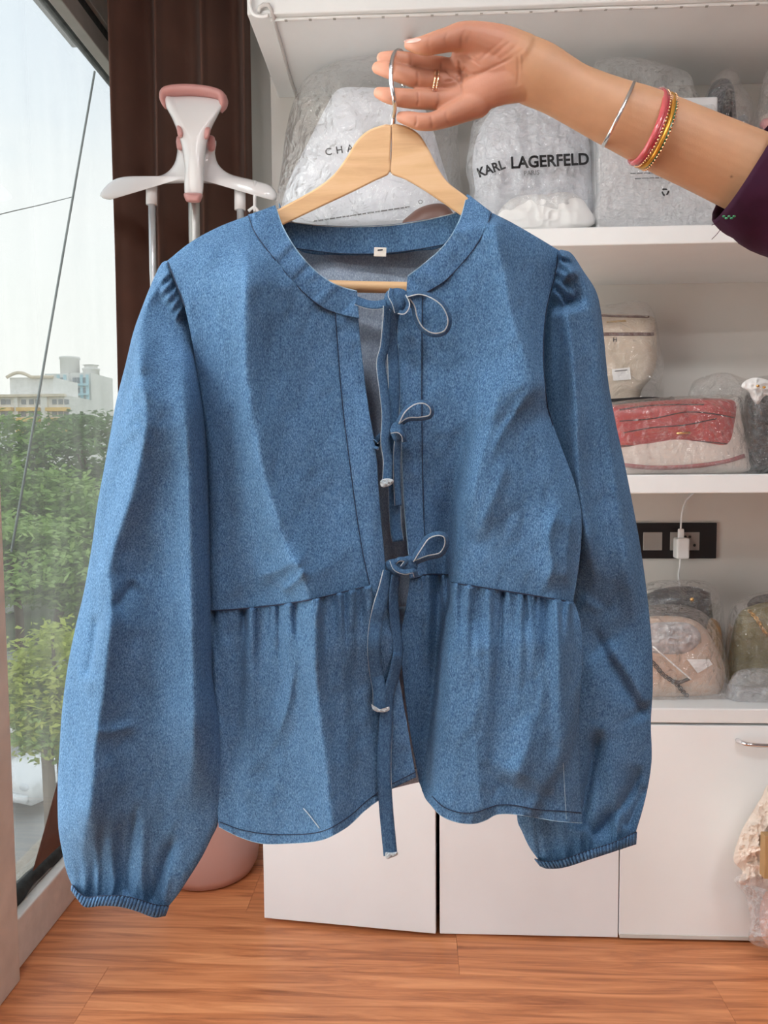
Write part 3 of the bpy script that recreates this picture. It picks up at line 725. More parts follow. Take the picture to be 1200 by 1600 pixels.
strip_on('tag_line', [(961, 580), (970, 579), (980, 578)], 0.7, bv, M_greyp, w, lift=0.006)
flat_shade(pillow('plastic_film', [(876, 744), (882, 560), (892, 486), (940, 478), (1000, 470), (1022, 490), (1032, 540), (1038, 578), (1030, 610), (1022, 660), (1010, 744), (950, 752)], Y - 0.004, 0.046, M_film, w, crumple=0.007, cs=40, seed=61, N=110, R=32, power=5, zmin=S2 + 0.0005))
w = thing('wrapped_parcel', base(1000, 742, 1.738, S2), 'black plastic parcel lying behind the red and white bag', 'parcel')
flat_shade(pillow('black_film', [(900, 744), (905, 640), (930, 626), (970, 622), (1010, 620), (1040, 622), (1056, 630), (1062, 744), (980, 750)], 1.738, 0.018, M_blk, w, crumple=0.008, cs=16, seed=63, N=110, R=30, power=4, zmin=S2))
w = thing('plastic_bag', base(1110, 742, 1.82, S2), 'empty clear plastic bag crumpled behind the red and white bag', 'plastic bag')
flat_shade(pillow('film', [(1070, 744), (1072, 640), (1080, 602), (1095, 590), (1130, 582), (1160, 590), (1185, 600), (1200, 650), (1205, 744), (1140, 750)], 1.83, 0.05, M_film, w, crumple=0.016, cs=20, seed=65, N=130, R=40, power=3.5, zmin=S2))
Y = 1.655
w = thing('wrapped_handbag', base(1060, 742, Y, S2), 'red over white handbag with a gold clasp, lying in clear plastic', 'handbag')
b0 = pillow('bag_body', [(930, 738), (934, 640), (968, 633), (1020, 628), (1080, 624), (1130, 624), (1154, 630), (1160, 660), (1166, 690), (1170, 718), (1162, 738), (1050, 744)], Y, 0.045, M_cream, w, N=120, R=30, power=5, zmin=S2)
flap = pillow('flap', [(930, 702), (932, 640), (968, 632), (1020, 627), (1080, 623), (1130, 623), (1150, 630), (1152, 660), (1147, 698), (1110, 696), (1060, 692), (1000, 700)], Y - 0.010, 0.042, M_red, w, N=110, R=30, power=6)
bv = bvh_of(flap)
for pts in ([(968, 640), (1010, 634), (1060, 632), (1100, 632)], [(968, 658), (1020, 654), (1070, 644), (1110, 646), (1155, 654)], [(975, 676), (1020, 668), (1070, 664), (1120, 654)], [(970, 697), (1020, 696), (1060, 689), (1120, 692), (1146, 696)]):
    strip_on('crease', pts, 0.9, bv, M_crease, w, 0.001)
V, F = tube_vf(cast(bv, [1057, 1078], [677, 676], 0.004), 0.0028, 8); mk('gold_clasp', V, F, M_gold, w)
bv = bvh_of(b0)
strip_on('base_piping', [(968, 726), (1020, 731), (1080, 729), (1130, 722), (1164, 712)], 3.2, bv, mat('faded_red_leather', (0.36, 0.11, 0.11), 0.4), w, 0.003)
flat_shade(pillow('plastic_film', [(926, 738), (930, 640), (960, 628), (1020, 622), (1080, 618), (1140, 616), (1160, 622), (1166, 660), (1172, 690), (1184, 736), (1160, 742), (1050, 746)], Y - 0.010, 0.056, M_film, w, crumple=0.009, cs=22, seed=67, N=170, R=50, power=5, zmin=S2 + 0.0005))
Y = 1.70
w = thing('wrapped_handbag', base(1200, 742, Y, S2), 'black handbag with white and gold hardware in clear plastic', 'handbag')
pillow('bag_body', [(1166, 742), (1164, 690), (1162, 640), (1168, 612), (1190, 604), (1230, 604), (1262, 640), (1266, 742), (1210, 750)], Y, 0.06, M_blk, w, crumple=0.004, cs=20, seed=71, N=90, R=26, power=4, zmin=S2)
pillow('white_scarf', [(1158, 604), (1166, 594), (1180, 590), (1198, 593), (1222, 604), (1214, 622), (1196, 618), (1184, 632), (1174, 622), (1170, 612)], Y - 0.055, 0.014, M_tissue, w, crumple=0.012, cs=9, seed=72, N=60, R=18)
for (x, y) in ((1184, 603), (1194, 605)):
    c = onY(x, y, Y - 0.078); V, F = sphere_vf(c, (0.004, 0.003, 0.003), 8, 6); mk('gold_stud', V, F, M_gold, w)
flat_shade(pillow('plastic_film', [(1162, 744), (1158, 690), (1156, 640), (1160, 604), (1180, 590), (1230, 590), (1270, 640), (1274, 744), (1210, 752)], Y - 0.008, 0.082, M_film, w, crumple=0.012, cs=16, seed=73, N=120, R=40, power=4, zmin=S2 + 0.0005))

# --- on the worktop
Y = 1.82
w = thing('wrapped_handbag', base(1070, 1105, Y, S3), 'black handbag with gold stud in clear plastic, behind the champagne bag', 'handbag')
pillow('bag_body', [(1000, 1108), (1004, 950), (1016, 926), (1040, 918), (1080, 916), (1104, 924), (1112, 944), (1120, 1108), (1060, 1116)], Y, 0.05, M_blk, w, N=80, R=24, power=4, zmin=S3)
V, F = sphere_vf(onY(1081, 937, Y - 0.056), 0.006, 10, 7); mk('gold_stud', V, F, M_gold, w)
pillow('tan_side', [(1100, 1108), (1104, 980), (1116, 968), (1128, 990), (1132, 1108)], Y - 0.03, 0.03, M_tan, w, N=40, R=12, power=4, zmin=S3)
flat_shade(pillow('plastic_film', [(994, 1108), (998, 940), (1010, 912), (1050, 906), (1100, 908), (1124, 926), (1132, 970), (1136, 1108), (1060, 1118)], Y - 0.006, 0.064, M_film, w, crumple=0.016, cs=20, seed=81, N=130, R=40, power=4, zmin=S3 + 0.0005))
Y = 1.69
w = thing('wrapped_handbag', base(1070, 1105, Y, S3), 'champagne metallic hobo bag with a dark chain strap, in clear plastic', 'handbag')
b0 = pillow('bag_body', [(980, 1094), (984, 1000), (1000, 968), (1040, 962), (1076, 966), (1100, 980), (1118, 1010), (1130, 1036), (1133, 1060), (1122, 1086), (1100, 1094), (1050, 1100)], Y, 0.055, M_champ, w, N=110, R=32, power=3.6, zmin=S3)
bv = bvh_of(b0)
V = cast(bv, [1062 + 30 * math.cos(t) for t in np.linspace(0, 2 * np.pi, 40, endpoint=False)] , [993 + 24 * math.sin(t) for t in np.linspace(0, 2 * np.pi, 40, endpoint=False)], 0.002)
pillow('fur_patch', [(1000, 990), (1010, 976), (1040, 972), (1076, 974), (1094, 990), (1090, 1008), (1070, 1022), (1040, 1024), (1010, 1016)], Y - 0.048, 0.018, mat('grey_fluff', (0.42, 0.40, 0.40), 0.9, var=0.25, scale=60, bump=0.8), w, crumple=0.006, cs=7, seed=83, N=80, R=26, power=3)
P = cast(bv, [1104, 1116, 1126, 1130, 1124, 1106, 1084, 1060, 1030], [984, 1008, 1034, 1058, 1080, 1089, 1093, 1095, 1096], 0.002)
tube('piping', smooth_pts(P, 60), 0.0025, mat('bronze_piping', (0.30, 0.20, 0.14), 0.4), w, seg=6)
cp = smooth_pts([(1014, 1030), (1026, 1042), (1036, 1054), (1050, 1064), (1060, 1072), (1070, 1084), (1080, 1092)], 26)
C3 = cast(bv, cp[:, 0], cp[:, 1], 0.006)
for i in range(len(C3) - 1):
    c = (C3[i] + C3[i + 1]) / 2; d = C3[i + 1] - C3[i]; d /= np.linalg.norm(d); u = np.array([0, -1.0, 0]) if i % 2 else np.cross(d, [0, -1.0, 0]); u /= np.linalg.norm(u)
    a = np.linspace(0, 2 * np.pi, 10, endpoint=False)
    P = c + 0.0062 * np.cos(a)[:, None] * d + 0.004 * np.sin(a)[:, None] * u
    V, F = tube_vf(P, 0.0013, 5, closed=True); mk('chain_link', V, F, M_gun, w)
P = cast(bv, [1050, 1062, 1078], [1064, 1066, 1060], 0.010); tube('chain_clasp', smooth_pts(P, 12), 0.004, M_gun, w, seg=8)
V = cast(bv, [1073, 1108, 1113, 1090], [1030, 1030, 1038, 1052], 0.005); mk('white_tag', V, [(0, 1, 2, 3)], M_tagw, w, smooth=False).modifiers.new('t', 'SOLIDIFY').thickness = 0.0008
P = cast(bv, [1020, 1050, 1080], [1010, 1036, 1062], 0.018); tube('plastic_cord', smooth_pts(P, 14), 0.0016, M_whitepl, w, seg=6)
flat_shade(pillow('plastic_film', [(972, 1096), (976, 1000), (990, 956), (1040, 944), (1090, 952), (1120, 980), (1136, 1030), (1142, 1070), (1150, 1096), (1100, 1102), (1040, 1104)], Y - 0.012, 0.072, M_film, w, crumple=0.012, cs=22, seed=85, N=150, R=46, power=4, zmin=S3 + 0.0005))
Y = 1.78
w = thing('wrapped_handbag', base(1190, 1105, Y, S3), 'olive green handbag with a gold chain, in clear plastic', 'handbag')
b0 = pillow('bag_body', [(1134, 1060), (1142, 1000), (1152, 962), (1170, 948), (1200, 940), (1260, 942), (1290, 980), (1296, 1108), (1220, 1116), (1140, 1108)], Y, 0.06, M_olive, w, N=100, R=30, power=4, zmin=S3)
pillow('black_handle', [(1168, 948), (1176, 934), (1200, 928), (1230, 930), (1236, 946), (1200, 944)], Y, 0.012, M_blk, w, N=40, R=10)
bv = bvh_of(b0)
cp = smooth_pts([(1170, 954), (1180, 964), (1188, 976), (1196, 988), (1206, 998)], 16); C3 = cast(bv, cp[:, 0], cp[:, 1], 0.004)
for i in range(len(C3) - 1):
    c = (C3[i] + C3[i + 1]) / 2; d = C3[i + 1] - C3[i]; d /= np.linalg.norm(d); u = np.array([0, -1.0, 0]) if i % 2 else np.cross(d, [0, -1.0, 0]); u /= np.linalg.norm(u)
    a = np.linspace(0, 2 * np.pi, 10, endpoint=False)
    V, F = tube_vf(c + 0.006 * np.cos(a)[:, None] * d + 0.0036 * np.sin(a)[:, None] * u, 0.0012, 5, closed=True); mk('chain_link', V, F, M_gold, w)
flat_shade(pillow('plastic_film', [(1128, 1096), (1134, 1000), (1142, 950), (1166, 932), (1210, 922), (1270, 926), (1310, 980), (1316, 1108), (1220, 1118), (1140, 1100)], Y - 0.008, 0.078, M_film, w, crumple=0.014, cs=24, seed=87, N=130, R=40, power=4, zmin=S3 + 0.0005))
w = thing('plastic_bag', base(1180, 1105, 1.66, S3), 'crumpled clear plastic bag lying before the olive bag', 'plastic bag')
flat_shade(pillow('film', [(1136, 1098), (1142, 1060), (1160, 1046), (1200, 1044), (1250, 1050), (1260, 1098), (1200, 1104)], 1.65, 0.045, M_film2, w, crumple=0.016, cs=14, seed=89, N=120, R=36, power=3, zmin=S3 + 0.0005))
# ================================================================== outside the window
GZ = -7.0
M_road = mat('asphalt', (0.30, 0.30, 0.29), 0.9, var=0.12, scale=1.2)
M_grass = mat('verge', (0.10, 0.14, 0.05), 0.95, var=0.35, scale=0.8)
M_bwhite = mat('building_white', (0.78, 0.77, 0.74), 0.8, var=0.03, scale=0.3)
M_bblue = mat('building_blue', (0.45, 0.68, 0.76), 0.8)
M_byel = mat('building_yellow', (0.80, 0.52, 0.16), 0.8)
M_bcream = mat('building_cream', (0.72, 0.62, 0.48), 0.8)
M_bwin = mat('building_window', (0.22, 0.25, 0.28), 0.25)
M_trunk = mat('bark', (0.12, 0.085, 0.06), 0.9, var=0.3, scale=6)
g = struct(box('ground', (-260, 8, GZ - 0.3), (40, 400, GZ), M_grass, bev=0))
rd = struct(box('road', (-60, 11.5, GZ - 0.02), (10, 21.5, GZ + 0.015), M_road, bev=0))
struct(box('kerb', (-60, 21.5, GZ), (10, 21.8, GZ + 0.14), M_bwhite, bev=0.01))

def leaf_mat(name, a, b):
    return mat(name, a, 0.6, col2=b, scale=1.7, trans=0.35, detail=3)
LM = [leaf_mat('leaf_green', (0.139, 0.264, 0.054), (0.341, 0.512, 0.124)), leaf_mat('leaf_yellow_green', (0.310, 0.403, 0.062), (0.651, 0.682, 0.155)), leaf_mat('leaf_deep_green', (0.085, 0.171, 0.046), (0.202, 0.341, 0.093)), leaf_mat('leaf_pale_green', (0.248, 0.403, 0.109), (0.496, 0.651, 0.217))]
def tree(c, h, rx, rz, n, leaf, m, label, group, seed, layered=0.0):
    """c on the ground; crown of many small leaves in clumps, trunk with boughs"""
    r = np.random.default_rng(seed)
    t = thing('tree', (c[0], c[1], GZ), label, 'tree', group)
    top = np.array([c[0], c[1], GZ + h - rz])
    parts = [tube_vf(smooth_pts([(c[0], c[1], GZ - 0.1), (c[0] + 0.1 * rx, c[1], GZ + (h - rz) * 0.5), tuple(top)], 12), np.linspace(0.05 * h * 0.6, 0.02 * h, 12), 8)]
    nc = 46; cl = []
    for k in range(nc):
        v = r.normal(size=3); v /= np.linalg.norm(v); q = r.uniform(0.45, 1.0) ** 0.6
        p = top + np.array([v[0] * rx, v[1] * rx, v[2] * rz]) * q; cl.append(p)
        if k % 4 == 0: parts.append(tube_vf(smooth_pts([tuple(top - [0, 0, rz * 0.6]), tuple((top + p) / 2 - [0, 0, 0.2 * rz]), tuple(p)], 6), np.linspace(0.012 * h, 0.004 * h, 6), 5))
    mk('trunk', *join_vf(parts), M_trunk, t)
    cl = np.array(cl); idx = r.integers(0, nc, n); cr_ = rx * 0.30
    pos = cl[idx] + r.normal(size=(n, 3)) * cr_ * np.array([0.8, 0.8, 0.45 - 0.25 * layered])
    u = r.normal(size=(n, 3)); u[:, 2] *= 0.35; u /= np.linalg.norm(u, axis=1)[:, None]
    w = np.cross(u, np.array([0, 0, 1.0]) + 0.6 * r.normal(size=(n, 3))); w /= np.linalg.norm(w, axis=1)[:, None]
    s = leaf * r.uniform(0.6, 1.3, size=(n, 1))
    V = np.stack([pos - u * s, pos + w * s * 0.45, pos + u * s - np.array([0, 0, 0.25]) * s, pos - w * s * 0.45], 1).reshape(-1, 3)
    F = np.arange(4 * n).reshape(n, 4)
    mk('foliage', V, F, m, t, smooth=False)['kind'] = 'stuff'
    return t
def gpos(px, Y): p = onY(px, 725, Y); return (float(p[0]), float(Y))
gt = 'broad-leaved trees across the road'
def ttop(py, Y): return float(onY(60, py, Y)[2]) - GZ
tree(gpos(15, 40), ttop(655, 40), 4.6, 3.6, 8000, 0.24, LM[0], 'dense mid-green tree across the road, below the yellow-banded apartment block', gt, 1, 1)
tree(gpos(150, 42), ttop(630, 42), 4.2, 4.2, 8000, 0.24, LM[2], 'dark green tree across the road, beside the curtain edge', gt, 2, 1)
tree(gpos(75, 32), ttop(740, 32), 3.6, 2.6, 7500, 0.2, LM[3], 'lower pale green spreading tree across the road, in the middle of the row', gt, 3, 1)
tree(gpos(-40, 30), ttop(720, 30), 3.4, 2.8, 6000, 0.2, LM[0], 'green tree across the road, half hidden by the window post', gt, 4, 1)
tree(gpos(10, 26), ttop(800, 26), 2.6, 1.7, 6000, 0.16, LM[3], 'lowest pale green tree by the kerb, beside the window post', gt, 5, 1)
tree(gpos(140, 30), ttop(770, 30), 3.0, 2.6, 7000, 0.19, LM[0], 'mid-green rounded tree by the kerb, behind the blue sleeve', gt, 6, 1)
tree(gpos(78, 12.3), float(onY(78, 965, 12.3)[2]) - GZ, 0.85, 1.15, 6000, 0.075, LM[1], 'small yellow-green tree right below the window', gt, 7)
tree(gpos(55, 12.0), float(onY(55, 1050, 12.0)[2]) - GZ, 0.5, 0.7, 2400, 0.07, LM[3], 'drooping green sapling below the window, beside the yellow-green tree', gt, 8)
# palm
pc = gpos(128, 46); ptop = float(onY(128, 640, 46)[2])
pt = thing('palm_tree', (pc[0], pc[1], GZ), 'tall palm rising above the tree tops, before the pale blue tower', 'tree', gt)
tube('trunk', [(pc[0], pc[1], GZ), (pc[0] + 0.1, pc[1], ptop - 2.2), (pc[0], pc[1], ptop - 0.4)], 0.17, M_trunk, pt, seg=10)
for k in range(13):
    a = k * 2 * np.pi / 13 + 0.2; ln = 1.9
    V = []; F = []
    for i in range(9):
        u = i / 8; p = np.array([pc[0] + math.cos(a) * ln * u, pc[1] + math.sin(a) * ln * u, ptop - 0.4 + 0.75 * u - 1.5 * u * u])
        wv = np.array([-math.sin(a), math.cos(a), 0]) * (0.26 * math.sin(math.pi * min(1, u * 0.95 + 0.05)))
        V += [p - wv - [0, 0, 0.12], p, p + wv - [0, 0, 0.12]]
        if i: o = 3 * (i - 1); F += [(o, o + 1, o + 4, o + 3), (o + 1, o + 2, o + 5, o + 4)]
    mk('frond', V, F, LM[2], pt, smooth=False)

# apartment block with yellow balcony bands
YA = 120.0
def bpx(px, py, Y=YA): p = onY(px, py, Y); return float(p[0]), float(p[2])
xa, za_ = bpx(-60, 590); xb, zb_ = bpx(104, 720)
ab = thing('apartment_block', ((xa + xb) / 2, YA + 6, GZ), 'white apartment block with yellow balcony bands and a curved roof line', 'building')
box('wall', (xa, YA, GZ), (xb, YA + 12, bpx(0, 618)[1]), M_bwhite, ab, bev=0)
box('set_back_floor', (bpx(5, 600)[0], YA + 2, bpx(0, 618)[1]), (bpx(74, 600)[0], YA + 11, bpx(0, 588)[1]), M_bwhite, ab, bev=0)
x0 = bpx(2, 590)[0]; x1 = bpx(76, 590)[0]; zt = bpx(0, 588)[1]
P = np.array([(x0 + (x1 - x0) * u, YA + 1.6, zt + 0.75 * math.sin(math.pi * min(1, u * 1.9)) * (u < 0.53) + 0.0) for u in np.linspace(0, 1, 24)])
tube('roof_edge', P, 0.28, M_bcream, ab, seg=6)
for (py, xs_) in ((619, (-60, 104)),):
    box('cornice', (bpx(xs_[0], py)[0], YA - 0.8, bpx(0, py + 2)[1]), (bpx(xs_[1], py)[0], YA, bpx(0, py - 2)[1]), M_bcream, ab, bev=0)
for py in (640, 656, 674):
    for (xl, xr) in ((-40, 23), (31, 64), (76, 110)):
        if py == 674 and xl == -40: continue
        a0 = bpx(xl, py + 3); b0_ = bpx(xr, py - 3)
        bl = box('balcony_band', (a0[0], YA - 1.2, a0[1]), (b0_[0], YA, b0_[1]), M_byel, ab, bev=0)
for py in (627, 646, 663):
    for xl in (2, 10, 34, 46, 56, 82, 92, 101):
        a0 = bpx(xl, py + 5); b0_ = bpx(xl + 6.5, py - 3)
        box('window', (a0[0], YA - 0.12, a0[1]), (b0_[0], YA + 0.1, b0_[1]), M_bwin, ab, bev=0)
for px in (27, 68, 73):
    a0 = bpx(px, 690); b0_ = bpx(px + 2.5, 620); box('pilaster', (a0[0], YA - 0.5, GZ), (b0_[0], YA, b0_[1]), M_bwhite, ab, bev=0)
# pale blue tower behind
YT = 150.0
a0 = bpx(74, 700, YT); b0_ = bpx(138, 574, YT)
tw = thing('apartment_tower', ((a0[0] + b0_[0]) / 2, YT + 6, GZ), 'taller pale blue and white apartment tower with a round water tank on top', 'building')
box('wall', (a0[0], YT, GZ), (bpx(107, 600, YT)[0], YT + 12, bpx(0, 585, YT)[1]), M_bwhite, tw, bev=0)
box('wall', (bpx(107, 600, YT)[0], YT + 1, GZ), (b0_[0], YT + 12, bpx(0, 583, YT)[1]), M_bwhite, tw, bev=0)
for px in (76, 90, 100, 126, 135):
    box('blue_stripe', (bpx(px, 600, YT)[0], YT - 0.3, bpx(0, 640, YT)[1]), (bpx(px + 4, 600, YT)[0], YT, bpx(0, 587, YT)[1]), M_bblue, tw, bev=0)
for py in (603, 618, 633):
    box('blue_band', (a0[0], YT - 0.6, bpx(0, py + 1.5, YT)[1]), (b0_[0], YT, bpx(0, py - 1.5, YT)[1]), M_bblue, tw, bev=0)
for py in (594, 610, 626):
    for px in (82, 95, 114, 121, 130):
        q0 = bpx(px, py + 4, YT); q1 = bpx(px + 5, py - 4, YT)
        box('window', (q0[0], YT - 0.15, q0[1]), (q1[0], YT + 0.1, q1[1]), M_bwin, tw, bev=0)
cx = (bpx(77, 570, YT)[0] + bpx(106, 570, YT)[0]) / 2; rt = abs(bpx(106, 570, YT)[0] - bpx(77, 570, YT)[0]) / 2
V, F = lathe_vf([(rt, 0), (rt, bpx(0, 558, YT)[1] - bpx(0, 586, YT)[1]), (rt * 1.1, bpx(0, 557, YT)[1] - bpx(0, 586, YT)[1]), (rt * 1.05, bpx(0, 554, YT)[1] - bpx(0, 586, YT)[1]), (0.1, bpx(0, 552, YT)[1] - bpx(0, 586, YT)[1])], (cx, YT + 5, bpx(0, 586, YT)[1]), 24)
mk('water_tank', V, F, M_bwhite, tw)
cx = (bpx(113, 570, YT)[0] + b0_[0]) / 2; rt = abs(b0_[0] - bpx(113, 570, YT)[0]) / 2
V, F = lathe_vf([(rt, 0), (rt, 0.9), (rt * 1.08, 1.0), (rt * 1.08, 1.3), (rt * 0.8, 1.35), (rt * 0.8, 1.9), (rt * 1.0, 2.0), (0.1, 2.2)], (cx, YT + 5, bpx(0, 583, YT)[1]), 24)
mk('roof_lantern', V, F, M_bwhite, tw)

# cars on the road
M_carw = mat('white_car_paint', (0.78, 0.79, 0.80), 0.2, coat=0.8)
M_carg = mat('silver_car_paint', (0.42, 0.44, 0.46), 0.25, coat=0.6)
M_cwin = mat('car_glass', (0.02, 0.025, 0.03), 0.08)
M_tyre = mat('tyre', (0.015, 0.015, 0.015), 0.8)
M_lampc = mat('headlamp', (0.7, 0.72, 0.75), 0.1)
def car(loc, rot, m, label, L_=4.1, W=1.72):
    t = thing('car', (loc[0], loc[1], GZ + 0.015), label, 'car', 'cars in the street below')
    t.rotation_euler.z = rot
    org = np.array(t.location)
    prof = [(-2.05, 0.35), (-2.05, 0.72), (-1.95, 0.86), (-1.2, 0.98), (-0.95, 1.02), (-0.30, 1.44), (0.3, 1.50), (1.0, 1.46), (1.55, 1.12), (1.95, 1.02), (2.05, 0.8), (2.03, 0.35)]
    P = np.array(prof); V = []; n = len(P); nw = 9
    for j in range(nw):
        v = j / (nw - 1) * 2 - 1; e_ = abs(v) ** 3
        for (x, z) in P:
            cab = max(0, (z - 0.95) / 0.55); yy = v * W / 2 * (1 - 0.17 * cab)
            V.append((x * (1 - 0.035 * e_), yy, z - (0.05 + 0.04 * cab) * e_ * (z > 0.6)))
    F = grid_faces(nw, n)
    F.append(tuple(range(n))[::-1]); F.append(tuple((nw - 1) * n + i for i in range(n)))
    for i in range(nw - 1): F.append((i * n, (i + 1) * n, (i + 1) * n + n - 1, i * n + n - 1))
    mk('body', np.array(V) + org, F, m, t)
    def quad(nm, pts, mm, off=0.012):
        mk(nm, np.array(pts) + org, [(0, 1, 2, 3)], mm, t, smooth=False).modifiers.new('t', 'SOLIDIFY').thickness = 0.02
    quad('windscreen', [(-0.92, -0.68, 1.03), (-0.92, 0.68, 1.03), (-0.32, 0.60, 1.435), (-0.32, -0.60, 1.435)], M_cwin)
    quad('rear_window', [(1.54, 0.6, 1.13), (1.54, -0.6, 1.13), (1.04, -0.56, 1.45), (1.04, 0.56, 1.45)], M_cwin)
    for sgn in (-1, 1):
        quad('side_window', [(-0.72, sgn * 0.80, 1.02), (-0.22, sgn * 0.735, 1.38), (0.95, sgn * 0.735, 1.38), (1.35, sgn * 0.80, 1.05)], M_cwin)
        V, F = sphere_vf((-1.97, sgn * 0.62, 0.72), (0.08, 0.17, 0.09)); mk('headlamp', V + org, F, M_lampc, t)
        V, F = sphere_vf((-0.72, sgn * 0.98, 1.06), (0.07, 0.11, 0.08)); mk('mirror', V + org, F, m, t)
        for x in (-1.3, 1.3):
            V, F = lathe_vf([(0.12, -0.1), (0.31, -0.1), (0.325, -0.06), (0.325, 0.06), (0.31, 0.1), (0.12, 0.1)], (0, 0, 0), 20)
            V = np.stack([V[:, 0] + x, V[:, 2] + sgn * 0.76, V[:, 1] + 0.325], -1); mk('wheel', V + org, F, M_tyre, t)
    mk('bumper', *(lambda V, F: (V + org, F))(*join_vf([tube_vf([(-2.03, -0.8, 0.5), (-2.1, -0.4, 0.48), (-2.11, 0.4, 0.48), (-2.03, 0.8, 0.5)], 0.1, 8)])), m, t)
    return t
p = onZ(92, 1235, GZ + 0.3); car((p[0], p[1] + 1.2), math.radians(62), M_carw, 'white hatchback in the street right below the curtain edge')
p = onZ(18, 1072, GZ + 0.5); car((p[0] - 0.6, p[1] + 0.5), math.radians(8), M_carg, 'silver car parked by the kerb behind the yellow-green tree')
p = onZ(-30, 950, GZ + 0.5); car((p[0], p[1]), math.radians(4), M_carw, 'white car on the far side of the street below the trees')

# cables across the outside of the pane
M_cable = mat('grey_cable', (0.30, 0.37, 0.37), 0.5)
P = onX(np.array([148, 110, 60, 18]), np.array([112, 330, 620, 862]), -0.90)
tag(tube('cable', P, 0.0030, M_cable, seg=8), 'thin grey-green stay cable slanting across the outside of the window', 'cable')
P = onX(np.array([-20, 20, 60, 112]), np.array([340, 330, 321, 308]), -0.91)
tag(tube('wire', P, 0.0011, mat('pale_wire', (0.55, 0.56, 0.55), 0.5), seg=6), 'very thin pale wire rising across the sky outside the window', 'cable')
# ================================================================== the jacket on its hanger
YJ = 0.75
def J(px, py, d):
    px = np.asarray(px, float); return onY(px, py, YJ - np.asarray(d, float) + 0 * px)
DK = denim('denim', (0.022, 0.066, 0.152), (0.175, 0.325, 0.505))
DB = denim('denim_band', (0.021, 0.062, 0.145), (0.168, 0.310, 0.485), 3.0, (0.78, 1.25))
DI = denim('denim_reverse', (0.19, 0.24, 0.32), (0.48, 0.56, 0.65), 6.0, (0.92, 1.08))
DT = denim('denim_tie', (0.020, 0.058, 0.130), (0.110, 0.205, 0.330), 8.0)
M_thr = mat('navy_thread', (0.012, 0.022, 0.055), 0.8)
M_pale = mat('pale_thread', (0.42, 0.47, 0.50), 0.8, var=0.2, scale=300)
M_lt = mat('light_blue_edge', (0.26, 0.40, 0.52), 0.85, var=0.25, scale=200)
M_label = mat('label_satin', (0.78, 0.74, 0.66), 0.6)

def sm(t): t = np.clip(t, 0, 1); return t * t * (3 - 2 * t)
def pdist(x, y, pts):
    """signed horizontal-ish distance to a polyline (px), and position along it"""
    P = np.asarray(pts, float); best = np.full(np.shape(x), 1e9); sg = np.zeros(np.shape(x)); al = np.zeros(np.shape(x))
    seg = np.linalg.norm(np.diff(P, axis=0), axis=1); tot = seg.sum(); acc = 0
    for i in range(len(P) - 1):
        a, b = P[i], P[i + 1]; d = b - a; l2 = d @ d
        t = np.clip(((x - a[0]) * d[0] + (y - a[1]) * d[1]) / l2, 0, 1)
        qx = x - (a[0] + t * d[0]); qy = y - (a[1] + t * d[1]); dist = np.hypot(qx, qy)
        c = d[0] * (y - a[1]) - d[1] * (x - a[0])          # >0 on one side
        m = dist < best
        best = np.where(m, dist, best); sg = np.where(m, np.sign(c), sg); al = np.where(m, (acc + t * seg[i]) / tot, al); acc += seg[i]
    return best * -sg, al           # positive = right of a downward line
FK = 2.3
def fold(x, y, pts, A, wl, wr, e=5.0, fade=(0.12, 0.12), cusp=True):
    s, a = pdist(x, y, smooth_pts(pts, 24))
    w = np.where(s < 0, wl, wr)
    prof = np.exp(-(np.sqrt(s * s + e * e) - e) / w) if cusp else np.exp(-(s / w) ** 2)
    f0 = sm(a / fade[0]) if fade[0] > 0 else 1.0
    f1 = sm((1 - a) / fade[1]) if fade[1] > 0 else 1.0
    return FK * A * prof * f0 * f1
def step(x, y, pts, A, w, fade=(0.3, 0.0)):
    s, a = pdist(x, y, smooth_pts(pts, 24))
    f0 = sm(a / fade[0]) if fade[0] > 0 else 1.0
    return 1.2 * A * f0 * (1 / (1 + np.exp(-np.clip(s / w, -30, 30))))
def wr(x, y, seed, a=1.0):
    return a * (0.0042 * fbm(x / 70, y / 110, seed, 3) + 0.0016 * fbm((x + y * 0.4) / 18, (y - x * 0.3) / 26, seed + 40, 2))
def gathers(x, y, yseam, x0, x1, n, seed, A=0.0075, L0=50, L1=190):
    r = np.random.default_rng(seed); out = np.zeros(np.shape(x)); dy = y - yseam(x)
    xs = np.sort(r.uniform(x0, x1, n))
    for xi in xs:
        sl = r.normal() * 0.05; L_ = r.uniform(L0, L1) * (0.4 + r.random()); a = A * r.uniform(0.35, 1.2) * r.choice([1, 1, -0.6]); w0 = r.uniform(2.6, 5.5)
        w = w0 + np.maximum(dy, 0) * 0.035
        s = x - xi - sl * dy
        out += a * np.exp(-(s / w) ** 2) * np.exp(-np.maximum(dy, 0) / L_) * np.clip((dy + 3) / 6, 0, 1)
    return out

